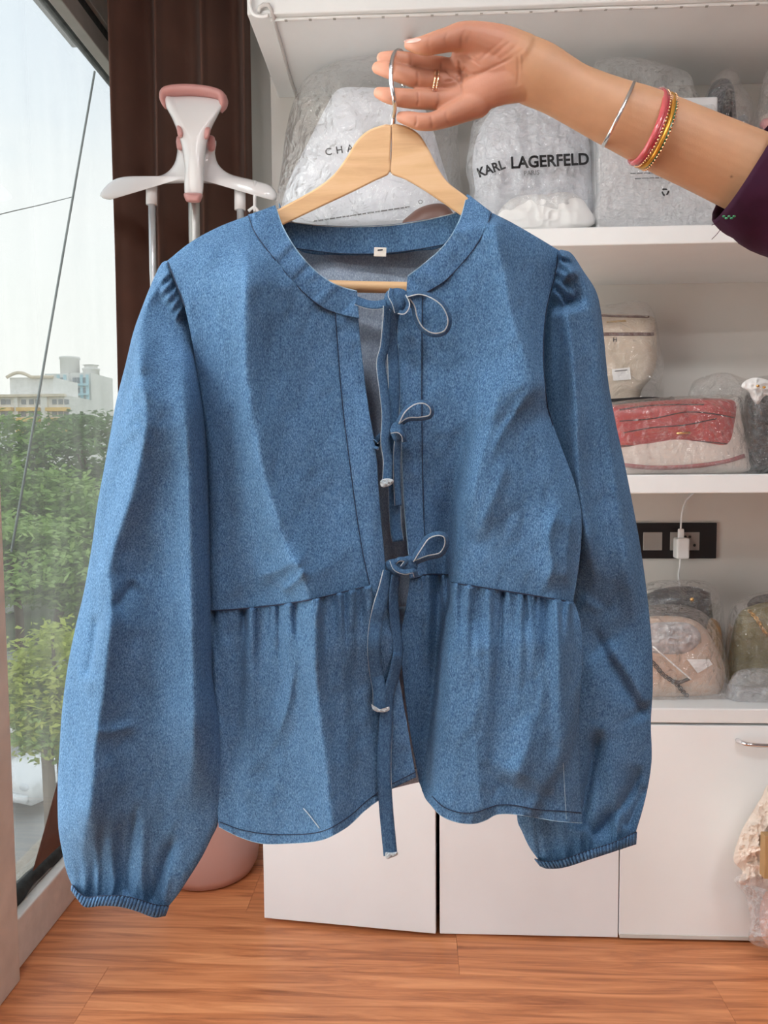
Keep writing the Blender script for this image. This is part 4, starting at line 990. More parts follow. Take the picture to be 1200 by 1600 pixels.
# ---- depth of the left front (px -> metres in front of the hanging plane)
shL = lambda x: np.interp(x, [262, 300, 345, 392], [408, 378, 354, 335])
shR = lambda x: np.interp(x, [768, 800, 840, 873], [332, 349, 372, 392])
def dL(x, y):
    d = 0.016 + 0.0 * x
    d = d + fold(x, y, [(388, 350), (386, 450), (384, 540), (396, 660), (428, 790), (456, 870), (478, 905), (490, 1000), (503, 1120), (517, 1260), (520, 1330)], 0.0235, 48, 60, 7, (0.10, 0))
    d = d + fold(x, y, [(560, 560), (575, 760), (588, 930), (600, 1100)], 0.009, 90, 40, 10, (0.3, 0.2))
    d = d - 0.006 * sm((y - 950) / 250) * np.exp(-((x - 350) / 34) ** 2)
    d = d - 0.016 * sm((345 - x) / 45) * sm((y - 480) / 120)
    t = np.clip((y - shL(np.clip(x, 262, 392))) / 42, 0, 1); d = d - np.where(x < 396, 0.014 * (1 - t) ** 2, 0)
    d = d + fold(x, y, [(395, 900), (430, 893), (458, 880), (477, 885)], 0.0035, 9, 14, 3, (0.3, 0.15))
    d = d + fold(x, y, [(440, 925), (465, 905), (480, 886)], 0.004, 7, 9, 2, (0.2, 0.2))
    d = d + fold(x, y, [(452, 960), (462, 1020), (452, 1090), (430, 1170)], 0.004, 14, 10, 3, (0.2, 0.3))
    d = d + fold(x, y, [(275, 430), (300, 500), (318, 600)], 0.002, 18, 18, 5, (0.3, 0.5))
    return d + wr(x, y, 3)
def dR(x, y):
    d = 0.013 + 0.0 * x
    d = d + fold(x, y, [(770, 338), (788, 430), (806, 520), (846, 606), (862, 650)], 0.012, 55, 26, 5, (0.05, 0.2))
    d = d + step(x, y, [(770, 470), (752, 580), (730, 700), (712, 820), (705, 915), (694, 1010), (684, 1100), (672, 1210), (668, 1300)], 0.024, 4.5, (0.45, 0))
    d = d - fold(x, y, [(742, 620), (716, 740), (697, 850), (693, 930), (684, 1010), (674, 1100), (662, 1220)], 0.012, 40, 14, 6, (0.35, 0))
    d = d + fold(x, y, [(800, 545), (775, 640), (748, 735), (726, 830)], 0.007, 22, 48, 5, (0.25, 0.25))
    d = d + fold(x, y, [(832, 604), (805, 645), (777, 690), (760, 730)], 0.0028, 8, 14, 2, (0.3, 0.4))
    d = d + fold(x, y, [(800, 700), (770, 780), (740, 850)], 0.004, 20, 24, 5, (0.3, 0.3))
    d = d + fold(x, y, [(872, 790), (858, 840), (862, 890), (845, 930)], 0.0042, 12, 9, 3, (0.2, 0.3))
    d = d + fold(x, y, [(893, 800), (886, 860), (882, 920)], 0.003, 8, 10, 3, (0.2, 0.2))
    # side rounding back
    xr = np.interp(y, [392, 450, 560, 660, 750, 800, 880, 940, 1010, 1285], [872, 862, 850, 864, 896, 908, 903, 895, 912, 912])
    d = d - 0.016 * sm((x - (xr - 42)) / 46) ** 1.5
    t = np.clip((y - shR(np.clip(x, 768, 873))) / 40, 0, 1); d = d - np.where(x > 764, 0.010 * (1 - t) ** 2, 0)
    # peplum side fold
    d = d - step(x, y, [(908, 1060), (903, 1110), (884, 1180), (852, 1240), (820, 1300)], 0.010, 4, (0.15, 0))
    d = d + fold(x, y, [(735, 960), (748, 1040), (742, 1140), (752, 1260)], 0.006, 34, 30, 6, (0.2, 0))
    d = d + fold(x, y, [(820, 960), (850, 1040), (838, 1130), (800, 1230)], 0.006, 30, 40, 6, (0.2, 0.1))
    return d + wr(x, y, 9)
wsL = lambda x: np.interp(x, [315, 380, 450, 500, 545, 582, 606], [955, 951, 943, 934, 923, 914, 908])
wsR = lambda x: np.interp(x, [636, 665, 703, 706, 760, 830, 895], [905, 898, 899, 911, 919, 930, 941])

jk = thing('denim_jacket', tuple(J(600, 1310, 0.0)), 'blue denim tie-front peplum blouse with puffed sleeves, hung on the wooden hanger', 'jacket')
def cloth(name, G, d, m, parent=jk, thick=0.0012):
    n, k = G.shape[:2]
    V = J(G[..., 0], G[..., 1], d).reshape(-1, 3)
    o = mk(name, V, grid_faces(n, k), m, parent)
    s_ = o.modifiers.new('thickness', 'SOLIDIFY'); s_.thickness = thick; s_.offset = 0
    return o
def seam(name, pts, dfun, m=None, r=0.00045, parent=jk, lift=0.0020, n=90, dash=False):
    P = smooth_pts(pts, n); dd = dfun(P[:, 0], P[:, 1]) + lift
    Q = J(P[:, 0], P[:, 1], dd)
    return tube(name, Q, r, m or M_thr, parent, seg=5)

# back panel, back neckband, back peplum
def dB(x, y):
    return -0.036 + 0.006 * np.sin(x / 60.0) + 0.004 * vn(x / 40, y / 120, 5)
G = coons([(300, 392), (360, 362), (420, 352), (470, 380), (560, 386), (640, 383), (695, 370), (735, 340), (780, 352), (860, 398)],
          [(322, 955), (600, 948), (890, 940)], [(300, 392), (300, 600), (318, 800), (322, 955)], [(860, 398), (862, 600), (898, 780), (890, 940)], 110, 90)
dback = dB(G[..., 0], G[..., 1]) - 0.006 * sm((450 - G[..., 1]) / 50)
cloth('back_panel', G, dback, DI)
G = coons([(322, 955), (600, 948), (890, 940)], [(345, 1290), (500, 1262), (655, 1222), (700, 1226), (800, 1262), (885, 1276)], [(322, 955), (335, 1100), (345, 1290)], [(890, 940), (900, 1100), (885, 1276)], 100, 60)
cloth('back_peplum', G, dB(G[..., 0], G[..., 1]) - 0.004 + gathers(G[..., 0], G[..., 1], lambda x: 950 + 0 * x, 330, 880, 40, 77), DI)
seam('back_hem_stitch', [(560, 1226), (620, 1206), (655, 1200), (700, 1205), (760, 1228)], lambda x, y: dB(x, y) - 0.003)
nbT = [(436, 318), (452, 345), (520, 353), (600, 352), (660, 344), (712, 332), (730, 308)]
nbB = [(440, 352), (470, 392), (530, 398), (600, 398), (650, 392), (692, 384), (730, 340)]
G = coons(nbT, nbB, [nbT[0], nbB[0]], [nbT[-1], nbB[-1]], 120, 14)
dnb = lambda x, y: -0.030 + 0.022 * (np.abs(x - 585) / 150) ** 2.2 + 0.0015 * vn(x / 9, y / 60, 2)
cloth('back_neckband', G, dnb(G[..., 0], G[..., 1]), DB, thick=0.002)
seam('neckband_edge', [(452, 347), (520, 354), (600, 353), (660, 345), (712, 333)], dnb, M_pale, 0.0005, lift=0.001)
seam('neckband_stitch', [(462, 388), (530, 396), (600, 396), (650, 390), (694, 382)], dnb)
# size label
lb = box('size_label', (-0.0062, -0.0012, -0.0046), (0.0062, 0.0, 0.0046), M_label, jk, bev=0.0005, M=Matrix.Translation(Vector(J(594, 394, -0.022))) @ Matrix.Rotation(0.06, 4, 'Y'))
bvl = bvh_of(lb)
mk('label_mark', cast(bvl, [590, 598, 598, 590], [390, 389, 391.5, 392], 0.0006), [(0, 1, 2, 3)], M_print, lb, smooth=False)

# left front bodice
nsL = [(390, 337), (400, 366), (433, 410), (467, 450), (500, 478), (524, 489)]
T = [(258, 412), (262, 408), (300, 378), (345, 354), (390, 337)] 
Tfull = np.concatenate([smooth_pts(T[1:], 40), smooth_pts(nsL, 60)[1:]])
def coons_np(T, B, Lc, R, ns, nt):
    def rs(P, n):
        P = np.asarray(P, float); s = np.concatenate([[0], np.cumsum(np.linalg.norm(np.diff(P, axis=0), axis=1))]); u = np.linspace(0, s[-1], n)
        return np.stack([np.interp(u, s, P[:, 0]), np.interp(u, s, P[:, 1])], -1)
    T, B, Lc, R = rs(T, ns), rs(B, ns), rs(Lc, nt), rs(R, nt)
    s = np.linspace(0, 1, ns)[None, :, None]; t = np.linspace(0, 1, nt)[:, None, None]
    return ((1 - t) * T[None] + t * B[None] + (1 - s) * Lc[:, None] + s * R[:, None] - ((1 - s) * (1 - t) * T[0] + s * (1 - t) * T[-1] + (1 - s) * t * B[0] + s * t * B[-1]))
lp = [(524, 489), (529, 560), (536, 640), (546, 720), (555, 790), (566, 860), (578, 915)]     # placket stitch line
G = coons_np(Tfull, smooth_pts([(318, 955), (380, 951), (450, 943), (500, 934), (545, 923), (579, 915)], 60), smooth_pts([(262, 408), (276, 442), (290, 482), (305, 560), (314, 660), (316, 800), (318, 955)], 80), smooth_pts(lp, 80), 190, 230)
cloth('front_panel', G, dL(G[..., 0], G[..., 1]), DK)
# left placket (bodice and peplum in one strip)
le = [(559, 492), (566, 560), (576, 640), (586, 700), (592, 780), (598, 850), (604, 908), (612, 980), (622, 1050), (634, 1120), (644, 1180), (650, 1214)]
ls_ = lp + [(586, 980), (594, 1060), (600, 1130), (602, 1190), (600, 1238)]
G = coons_np(smooth_pts([(523, 487), (540, 490), (559, 494)], 10), smooth_pts([(600, 1244), (625, 1230), (651, 1216)], 10), smooth_pts(ls_, 120), smooth_pts(le, 120), 30, 240)
dpl = lambda x, y: dL(x, y) + 0.0016 + 0.0010 * vn(x / 30, y / 14, 21)
cloth('placket', G, dpl(G[..., 0], G[..., 1]), DB, thick=0.0022)
seam('placket_stitch', lp, dL, lift=0.0034)
seam('placket_stitch', ls_[6:], dL, lift=0.0034)
# left neckband
nbI = [(430, 322), (443, 357), (463, 390), (487, 418), (512, 438), (535, 449), (558, 455)]
nbO = [(388, 337), (400, 366), (433, 410), (467, 450), (500, 478), (524, 489), (561, 498)]
G = coons_np(smooth_pts(nbI, 70), smooth_pts(nbO, 70), [(430, 322), (388, 337)], [(558, 455), (561, 498)], 160, 26)
def dnl(x, y):
    t = np.clip((y - 322) / 60, 0, 1)
    return np.minimum(dL(x, y), 0.034) * 0.6 + 0.009 + 0.0034 - 0.022 * (1 - t) ** 2 + 0.0045 * vn((x + y) / 17, (x - y) / 60, 31)
cloth('neckband', G, dnl(G[..., 0], G[..., 1]), DB, thick=0.002)
seam('neckband_stitch', nbO[:-1], dnl, lift=0.0026)
seam('neckband_edge', nbI, dnl, M_lt, 0.0006, lift=0.0008)
# right front bodice
nrO = [(768, 333), (757, 362), (738, 392), (716, 418), (694, 440), (664, 458), (634, 466)]
Tr = np.concatenate([smooth_pts(nrO[::-1], 60), smooth_pts([(768, 333), (800, 349), (840, 372), (873, 392)], 30)[1:]])
re_ = [(619, 470), (622, 540), (625, 620), (629, 700), (632, 780), (638, 850), (641, 905)]
G = coons_np(Tr, np.array([(641, 905), (665, 899), (700, 898), (705, 910), (760, 919), (830, 930), (895, 941)], float), smooth_pts([(634, 466), (622, 480), (623, 560), (625, 620), (629, 700), (632, 780), (638, 850), (641, 905)], 80), smooth_pts([(873, 392), (868, 430), (853, 490), (849, 560), (855, 630), (864, 664), (880, 708), (896, 750), (907, 795), (908, 840), (903, 890), (895, 941)], 90), 200, 230)
cloth('front_panel', G, dR(G[..., 0], G[..., 1]), DK)
dpr = lambda x, y: dR(x, y) + 0.0018 + 0.0008 * vn(x / 30, y / 14, 23)
G = coons_np([(620, 464), (660, 460)], [(638, 903), (668, 898)], smooth_pts([(620, 464), (622, 540), (624, 620), (628, 700), (631, 780), (637, 850), (640, 905)], 60), smooth_pts([(660, 460), (659, 560), (659, 640), (660, 720), (662, 800), (664, 850), (668, 898)], 60), 24, 150)
cloth('placket', G, dpr(G[..., 0], G[..., 1]), DB, thick=0.0022)
seam('placket_edge', [(620, 480), (622, 540), (624, 620), (628, 700), (631, 780), (637, 850), (640, 880)], dpr, M_lt, 0.0006, lift=0.0006)
seam('placket_stitch', [(660, 464), (659, 560), (659, 640), (660, 720), (662, 800), (664, 840)], dpr, lift=0.0016)
nrI = [(730, 304), (722, 334), (708, 364), (688, 390), (664, 411), (637, 432)]
G = coons_np(smooth_pts(nrI[::-1], 60), smooth_pts(nrO[::-1], 60), [(637, 432), (634, 466)], [(730, 304), (768, 333)], 140, 26)
def dnr(x, y):
    t = np.clip((y - 304) / 60, 0, 1)
    return dR(x, y) * 0.6 + 0.010 - 0.022 * (1 - t) ** 2 + 0.0045 * vn((x - y) / 17, (x + y) / 60, 33)
cloth('neckband', G, dnr(G[..., 0], G[..., 1]), DB, thick=0.002)
seam('neckband_stitch', nrO[:-1], dnr, lift=0.0026)
seam('neckband_edge', nrI, dnr, M_lt, 0.0006, lift=0.0008)
# armhole and waist seams
seam('armhole_stitch', [(262, 409), (268, 425), (277, 448), (289, 480)], dL)
seam('armhole_stitch', [(872, 394), (867, 430), (853, 490), (849, 560), (855, 630), (864, 664)], dR)
seam('waist_stitch', [(322, 955), (380, 951), (450, 943), (500, 934), (545, 923), (579, 915)], dL, r=0.00065, lift=0.003)
seam('waist_stitch', [(706, 911), (760, 919), (830, 930), (893, 941)], dR, r=0.00065, lift=0.003)
seam('waist_stitch', [(660, 898), (680, 897), (700, 898)], dR, r=0.00065, lift=0.003)

# peplums
hemL = [(342, 1292), (375, 1308), (410, 1318), (450, 1318), (490, 1315), (515, 1308), (545, 1290), (572, 1265), (602, 1243)]
G = coons_np(smooth_pts([(320, 955), (380, 951), (450, 943), (500, 934), (545, 923), (580, 914)], 60), smooth_pts(hemL, 80), smooth_pts([(320, 955), (325, 1060), (335, 1150), (338, 1230), (342, 1292)], 40), smooth_pts([(580, 914), (588, 980), (596, 1060), (602, 1130), (604, 1190), (602, 1243)], 40), 220, 180)
def dLp(x, y):
    return dL(x, y) - 0.0016 + gathers(x, y, wsL, 322, 580, 34, 5) + 0.005 * np.exp(-np.maximum(y - wsL(x), 0) / 12.0) * vn(x / 5.0, y * 0, 8) + 0.003 * np.exp(-np.maximum(np.interp(x, [p[0] for p in hemL], [p[1] for p in hemL]) - y, 0) / 14.0) * vn(x / 8.0, y / 60, 81)
cloth('peplum_panel', G, dLp(G[..., 0], G[..., 1]), DK)
hs = [(343, 1284), (375, 1296), (415, 1303), (460, 1304), (495, 1301), (520, 1292), (548, 1274), (575, 1250), (604, 1230), (650, 1206)]
seam('hem_stitch', hs, lambda x, y: np.where(x > 598, dpl(x, y) + 0.001, dLp(x, y)), lift=0.0012)
hemR = [(655, 1222), (664, 1245), (673, 1257), (690, 1275), (715, 1285), (740, 1287), (760, 1281), (775, 1273), (800, 1272), (835, 1277), (870, 1283), (909, 1286)]
G = coons_np(np.array([(641, 905), (665, 899), (700, 898), (705, 910), (760, 919), (830, 930), (896, 941)], float), smooth_pts(hemR, 80), smooth_pts([(641, 905), (634, 950), (626, 1000), (632, 1080), (642, 1150), (655, 1222)], 50), smooth_pts([(896, 941), (905, 965), (910, 1010), (908, 1060), (904, 1110), (905, 1200), (909, 1286)], 50), 230, 190)
def dRp(x, y):
    return dR(x, y) - 0.0016 + gathers(x, y, wsR, 650, 895, 36, 15) + 0.005 * np.exp(-np.maximum(y - wsR(x), 0) / 12.0) * vn(x / 5.0, y * 0, 18) + 0.003 * np.exp(-np.maximum(np.interp(x, [p[0] for p in hemR], [p[1] for p in hemR]) - y, 0) / 14.0) * vn(x / 8.0, y / 60, 82)
cloth('peplum_panel', G, dRp(G[..., 0], G[..., 1]), DK)
seam('hem_stitch', [(675, 1244), (692, 1260), (715, 1269), (740, 1270), (762, 1263), (778, 1258), (802, 1258), (840, 1265), (872, 1267), (908, 1270)], dRp, lift=0.0014)
seam('side_seam', [(880, 1192), (882, 1230), (885, 1280)], dRp, M_lt, 0.0004, lift=0.0012)
seam('hem_edge', hemL, dLp, M_lt, 0.00035, lift=0.0006)
seam('hem_edge', hemR[2:], dRp, M_lt, 0.00035, lift=0.0006)
seam('loose_thread', [(474, 1263), (482, 1272), (499, 1294)], dLp, M_pale, 0.0005, lift=0.003, n=12)

# ---- sleeves: closed tubes, front and back
def sleeve(name, left, right, dc, D, dfun, m, cuff_n=26, seed=0, nt=230, ns=110, db=0.03):
    Lc = smooth_pts(left, nt); Rc = smooth_pts(right, nt)
    a = np.linspace(0, np.pi, ns); c = (1 - np.cos(a)) / 2
    G = Lc[:, None, :] * (1 - c[None, :, None]) + Rc[:, None, :] * c[None, :, None]
    base_ = D * np.sin(a)[None, :] ** 0.8
    x, y = G[..., 0], G[..., 1]
    edge = np.sin(a)[None, :] ** 0.7
    te = sm((np.arange(nt) / (nt - 1) - 0.93) / 0.07)[:, None]
    d = dc(x, y) + (base_ + dfun(x, y) * edge) * (1 - 0.45 * te)
    Vf = J(x, y, d)
    ab = np.linspace(np.pi, 0, 40)[1:-1]; cb = (1 - np.cos(ab)) / 2
    Gb = Lc[:, None, :] * (1 - cb[None, :, None]) + Rc[:, None, :] * cb[None, :, None]
    Vb = J(Gb[..., 0], Gb[..., 1], dc(Gb[..., 0], Gb[..., 1]) - db * np.sin(ab)[None, :] + 0.003 * vn(Gb[..., 0] / 30, Gb[..., 1] / 90, seed))
    V = np.concatenate([Vf, Vb], 1); k = V.shape[1]
    F = grid_faces(nt, k, 0, True)
    F.append(tuple(range(k))[::-1]); F.append(tuple((nt - 1) * k + j for j in range(k)))
    o = mk(name, V.reshape(-1, 3), F, m, jk)
    return o
def cuffg(x, y, yb, seed, n, x0, x1, A=0.0062, L_=50):
    """gathers running up from the elastic cuff"""
    r = np.random.default_rng(seed); out = np.zeros(np.shape(x)); dy = yb(x) - y
    for xi in np.sort(r.uniform(x0, x1, n)):
        sl = r.normal() * 0.12; ll = L_ * r.uniform(0.4, 2.4); w = r.uniform(3.0, 5.0) + np.maximum(dy, 0) * 0.05
        s = x - xi + sl * dy
        out += A * r.uniform(0.4, 1.2) * r.choice([1, 1, -0.7]) * np.exp(-(s / w) ** 2) * np.exp(-np.maximum(dy, 0) / ll)
    return out
Lleft = [(262, 407), (252, 412), (238, 440), (222, 480), (208, 520), (196, 570), (182, 625), (172, 680), (163, 730), (152, 790), (144, 850), (132, 920), (118, 980), (106, 1040), (97, 1110), (93, 1170), (90, 1230), (91, 1290), (97, 1330), (106, 1368), (122, 1402)]
Lright = [(264, 408), (272, 430), (283, 460), (291, 484), (302, 540), (312, 600), (320, 660), (325, 720), (328, 800), (330, 900), (331, 980), (333, 1060), (342, 1120), (346, 1180), (346, 1240), (341, 1285), (330, 1310), (315, 1340), (295, 1372), (278, 1398), (256, 1425)]
cbL = lambda x: np.interp(x, [115, 135, 165, 190, 215, 240, 262], [1390, 1404, 1399, 1399, 1404, 1412, 1418])
def fLs(x, y):
    d = fold(x, y, [(238, 470), (226, 520), (219, 590), (230, 640), (222, 700), (203, 780), (178, 850), (168, 905), (176, 950), (168, 1010), (160, 1090), (149, 1140), (143, 1230), (133, 1300), (128, 1370)], 0.025, 50, 46, 5, (0.14, 0.12))
    d = d + fold(x, y, [(286, 488), (289, 560), (298, 700), (300, 800), (302, 900), (304, 1000), (306, 1100), (304, 1200), (290, 1300)], 0.026, 30, 60, 9, (0.22, 0.25))
    d = d + fold(x, y, [(252, 440), (226, 480), (216, 540), (214, 590)], 0.006, 14, 10, 3)
    d = d + fold(x, y, [(218, 592), (196, 640), (176, 682)], 0.0065, 10, 14, 2, (0.15, 0.2))
    d = d + fold(x, y, [(224, 632), (194, 668), (164, 706)], 0.005, 10, 12, 2, (0.2, 0.15))
    d = d + fold(x, y, [(222, 660), (192, 690), (166, 722)], 0.0045, 9, 12, 2, (0.2, 0.15))
    d = d - fold(x, y, [(152, 955), (146, 1010), (136, 1066)], 0.007, 8, 8, 3, (0.2, 0.2))
    d = d + fold(x, y, [(170, 950), (156, 1000), (140, 1070), (133, 1100)], 0.004, 10, 10, 3, (0.2, 0.3))
    d = d - fold(x, y, [(215, 905), (192, 935), (176, 952)], 0.004, 8, 10, 3, (0.3, 0.1))
    d = d + fold(x, y, [(146, 1142), (180, 1142), (222, 1128)], 0.0026, 6, 10, 2, (0.1, 0.4))
    # armhole gathers
    for (p, q) in (((268, 424), (243, 446)), ((273, 436), (248, 462)), ((279, 450), (254, 476)), ((284, 462), (262, 490)), ((289, 474), (270, 502))):
        d = d + fold(x, y, [p, ((p[0] + q[0]) / 2, (p[1] + q[1]) / 2), q], 0.0065, 3.5, 4.5, 1.2, (0.02, 0.5))
    d = d + cuffg(x, y, cbL, 3, 22, 118, 262)
    d = d - fold(x, y, [(216, 1245), (206, 1310), (196, 1390)], 0.005, 8, 7, 2, (0.3, 0))
    d = d - fold(x, y, [(276, 1300), (258, 1350), (240, 1405)], 0.006, 8, 7, 2, (0.3, 0))
    return d + wr(x, y, 51)
dcL = lambda x, y: 0.002 - 0.012 * (1 - sm((y - 405) / 70)) + 0 * x
slL = sleeve('sleeve', Lleft, Lright, dcL, 0.013, fLs, DK, seed=5)
Rleft = [(872, 392), (869, 402), (864, 430), (854, 470), (850, 520), (848, 600), (850, 680), (856, 760), (862, 840), (862, 920), (858, 1000), (846, 1080), (828, 1160), (812, 1230), (808, 1278), (816, 1300), (828, 1325), (848, 1352)]
Rright = [(876, 390), (893, 396), (912, 424), (930, 452), (938, 480), (944, 530), (951, 600), (962, 660), (975, 720), (988, 785), (1000, 850), (1010, 920), (1018, 1000), (1020, 1070), (1017, 1130), (1018, 1190), (1008, 1250), (990, 1312)]
cbR = lambda x: np.interp(x, [838, 880, 920, 960, 994], [1348, 1344, 1330, 1318, 1304])
def fRs(x, y):
    d = fold(x, y, [(880, 470), (893, 540), (900, 640), (905, 760), (925, 880), (930, 960)], 0.016, 28, 24, 5, (0.05, 0.25))
    d = d + fold(x, y, [(890, 400), (915, 450), (932, 520), (944, 620), (960, 740), (985, 900), (995, 1000)], 0.012, 26, 22, 6, (0.05, 0.2))
    d = d - fold(x, y, [(922, 968), (945, 1020), (975, 1070), (1012, 1128)], 0.0058, 12, 12, 3, (0.3, 0.1))
    d = d + fold(x, y, [(945, 1000), (980, 1050), (1014, 1105)], 0.005, 20, 14, 4, (0.2, 0.1))
    d = d - fold(x, y, [(940, 1135), (926, 1190), (914, 1250), (905, 1300)], 0.008, 9, 9, 3, (0.2, 0.1))
    d = d - fold(x, y, [(1004, 1190), (985, 1240), (950, 1285), (925, 1310)], 0.008, 9, 8, 2.5, (0.2, 0.05))
    d = d - fold(x, y, [(1012, 1225), (995, 1262), (978, 1295)], 0.006, 8, 7, 2.5, (0.2, 0.05))
    d = d + fold(x, y, [(905, 930), (930, 950), (945, 945)], 0.002, 12, 12, 4, (0.3, 0.3))
    for (p, q) in (((872, 410), (905, 436)), ((868, 424), (890, 440)), ((866, 440), (900, 470)), ((862, 456), (886, 482)), ((873, 398), (900, 412))):
        d = d + fold(x, y, [p, ((p[0] + q[0]) / 2, (p[1] + q[1]) / 2 - 3), q], 0.008, 4.5, 5.5, 1.4, (0.02, 0.4))
    d = d + cuffg(x, y, cbR, 13, 22, 840, 992)
    return d + wr(x, y, 61)
dcR = lambda x, y: -0.030 + 0.014 * (1 - sm((y - 392) / 120)) + 0 * x
slR = sleeve('sleeve', Rleft, Rright, dcR, 0.012, fRs, DK, seed=8)
# elastic cuffs
def cuff(parent, top, bot, dcf, D, seed):
    n = 150; T_ = smooth_pts(top, n); B_ = smooth_pts(bot, n); s_ = np.linspace(0, 1, n)
    rows = []
    for sgn in (1, -1):
        for t in ((0, .25, .5, .75, 1) if sgn > 0 else (1, .5, 0)):
            P = T_ * (1 - t) + B_ * t
            rib = 0.0024 * np.sin(s_ * 2 * np.pi * 30 + 2.5 * vn(s_ * 14, s_ * 0, seed)) * (1 if sgn > 0 else 0.3)
            dd = dcf(P[:, 0], P[:, 1]) + sgn * D * np.sin(np.pi * s_) ** 0.6 + rib + 0.002 * sgn * math.sin(math.pi * t)
            rows.append(J(P[:, 0], P[:, 1], dd))
    V = np.array(rows); o = mk('cuff', V.reshape(-1, 3), grid_faces(8, n), DB, parent)
    o.modifiers.new('t', 'SOLIDIFY').thickness = 0.001
    P = T_; dd = dcf(P[:, 0], P[:, 1]) + D * np.sin(np.pi * s_) ** 0.6 + 0.0022
    tube('cuff_stitch', J(P[:, 0], P[:, 1], dd), 0.0006, M_thr, parent, seg=5)
cuff(slL, [(113, 1383), (122, 1394), (136, 1402), (160, 1400), (190, 1400), (215, 1405), (240, 1413), (263, 1416)], [(112, 1390), (122, 1404), (134, 1416), (160, 1414), (190, 1416), (215, 1423), (240, 1432), (258, 1430)], dcL, 0.026, 3)
cuff(slR, [(836, 1342), (850, 1346), (880, 1343), (920, 1329), (960, 1316), (994, 1300)], [(844, 1352), (856, 1356), (882, 1354), (920, 1342), (960, 1329), (993, 1318)], dcR, 0.024, 5)

# ---- ties
def front_d(x, y):
    xl = np.interp(y, [p[1] for p in le], [p[0] for p in le]); xr = np.interp(y, [466, 620, 780, 905, 1000, 1080, 1222], [620, 625, 632, 641, 626, 632, 655])
    return np.where(x < xl + 3, dpl(x, y), np.where(x > xr - 3, dpr(x, y), -0.03))
def ribbon(name, pts, width, parent, edge=0.0, m=None, n=80, edges=(1, 1), thick=0.0011):
    """pts (x, y, d); edge = 0 lies flat to the front, 1 stands on edge"""
    P = smooth_pts(pts, n); T = np.gradient(P[:, :2], axis=0); T /= np.linalg.norm(T, axis=1)[:, None] + 1e-9
    Nn = np.stack([-T[:, 1], T[:, 0]], -1)
    ed = np.broadcast_to(np.interp(np.linspace(0, 1, n), np.linspace(0, 1, len(np.atleast_1d(edge))), np.atleast_1d(edge)), (n,)) if np.ndim(edge) else np.full(n, edge)
    w = width / 2; ca = np.cos(ed * np.pi / 2); sa = np.sin(ed * np.pi / 2)
    P[:, 2] = np.maximum(P[:, 2], front_d(P[:, 0], P[:, 1]) + 0.0035 + 0.0025 * ed)
    rows = []
    for v in (-1, -0.5, 0, 0.5, 1):
        xy = P[:, :2] + Nn * (v * w * ca)[:, None]
        d = P[:, 2] + v * w * 0.00064 * sa + 0.0006 * (1 - v * v)
        rows.append(J(xy[:, 0], xy[:, 1], d))
    V = np.array(rows); o = mk(name, V.reshape(-1, 3), grid_faces(5, n), m or DT, parent)
    o.modifiers.new('t', 'SOLIDIFY').thickness = thick
    for k, r in ((0, rows[0]), (1, rows[4])):
        if edges[k]:
            tube('edge_stitch', r + np.array([0, -0.0006, 0]), 0.0005, M_pale, parent, seg=5)
            if ed.mean() > 0.5: tube('edge_stitch', r * 0.72 + rows[2] * 0.28 + np.array([0, -0.0009, 0]), 0.0004, M_pale, parent, seg=5)
    return o
def tie(y0): 
    t = bpy.data.objects.new('tie', None); COL.objects.link(t); t.parent = jk; return t
def knot(name, outline, d, th, m, parent):
    V, F = pillow_vf(outline, YJ - d, th, N=48, R=14, power=2.6); return mk(name, V, F, m, parent)
# a part may be a mesh with children: the knot carries the loops and tails of its tie
F0 = 0.040
k1 = knot('tie', [(600, 468), (606, 454), (622, 450), (636, 456), (640, 470), (634, 484), (618, 490), (606, 482)], F0 - 0.004, 0.009, DT, jk)
ribbon('knot_wrap', [(612, 452, F0 + 0.002), (610, 462, F0 + 0.008), (616, 474, F0 + 0.010), (620, 488, F0 + 0.006)], 7, k1, 0.3, n=30)
ribbon('knot_wrap', [(622, 488, F0 + 0.004), (632, 488, F0 + 0.006), (638, 476, F0 + 0.004), (632, 462, F0 + 0.003)], 8, k1, 0.6, n=30)
ribbon('strap', [(556, 470, 0.022), (575, 476, 0.030), (590, 477, 0.036), (604, 474, F0)], 13, k1, 0.2, n=30, edges=(0, 1))
ribbon('loop', [(636, 462, F0 + 0.002), (655, 458, F0 + 0.004), (675, 464, F0 + 0.005), (693, 478, F0 + 0.004), (702, 500, F0), (696, 518, F0 - 0.004), (678, 523, F0 - 0.006), (660, 514, F0 - 0.006), (650, 497, F0 - 0.004), (646, 480, F0 - 0.002), (638, 468, F0)], 11, k1, 0.72, n=110)
ribbon('tail', [(604, 478, F0 + 0.002), (604, 500, F0 + 0.001), (601, 540, F0 - 0.004), (595, 568, F0 - 0.006), (600, 610, F0 - 0.005), (604, 650, F0 - 0.004), (602, 690, F0 - 0.004), (606, 720, F0 - 0.004), (605, 752, F0 - 0.004)], 14, k1, [0.5, 0.3, 0.25, 0.15, 0.1, 0.2, 0.1], edges=(0, 1))
ribbon('tail', [(616, 484, F0 - 0.002), (612, 520, F0 - 0.008), (614, 560, 0.026), (616, 610, 0.026), (614, 650, 0.024), (614, 690, 0.024), (616, 760, 0.020), (618, 820, 0.018), (622, 846, 0.018)], 17, k1, [0.3, 0.1, 0.0, 0.0], edges=(1, 1))
V, F = pillow_vf([(594, 753), (600, 748), (611, 748), (615, 752), (609, 759), (597, 761)], YJ - F0 - 0.0, 0.002, crumple=0.002, cs=4, N=40, R=10); mk('frayed_end', V, F, M_pale, k1, smooth=False)
k2 = knot('tie', [(610, 670), (616, 660), (626, 658), (632, 668), (628, 686), (618, 690), (612, 682)], 0.036, 0.007, DT, jk)
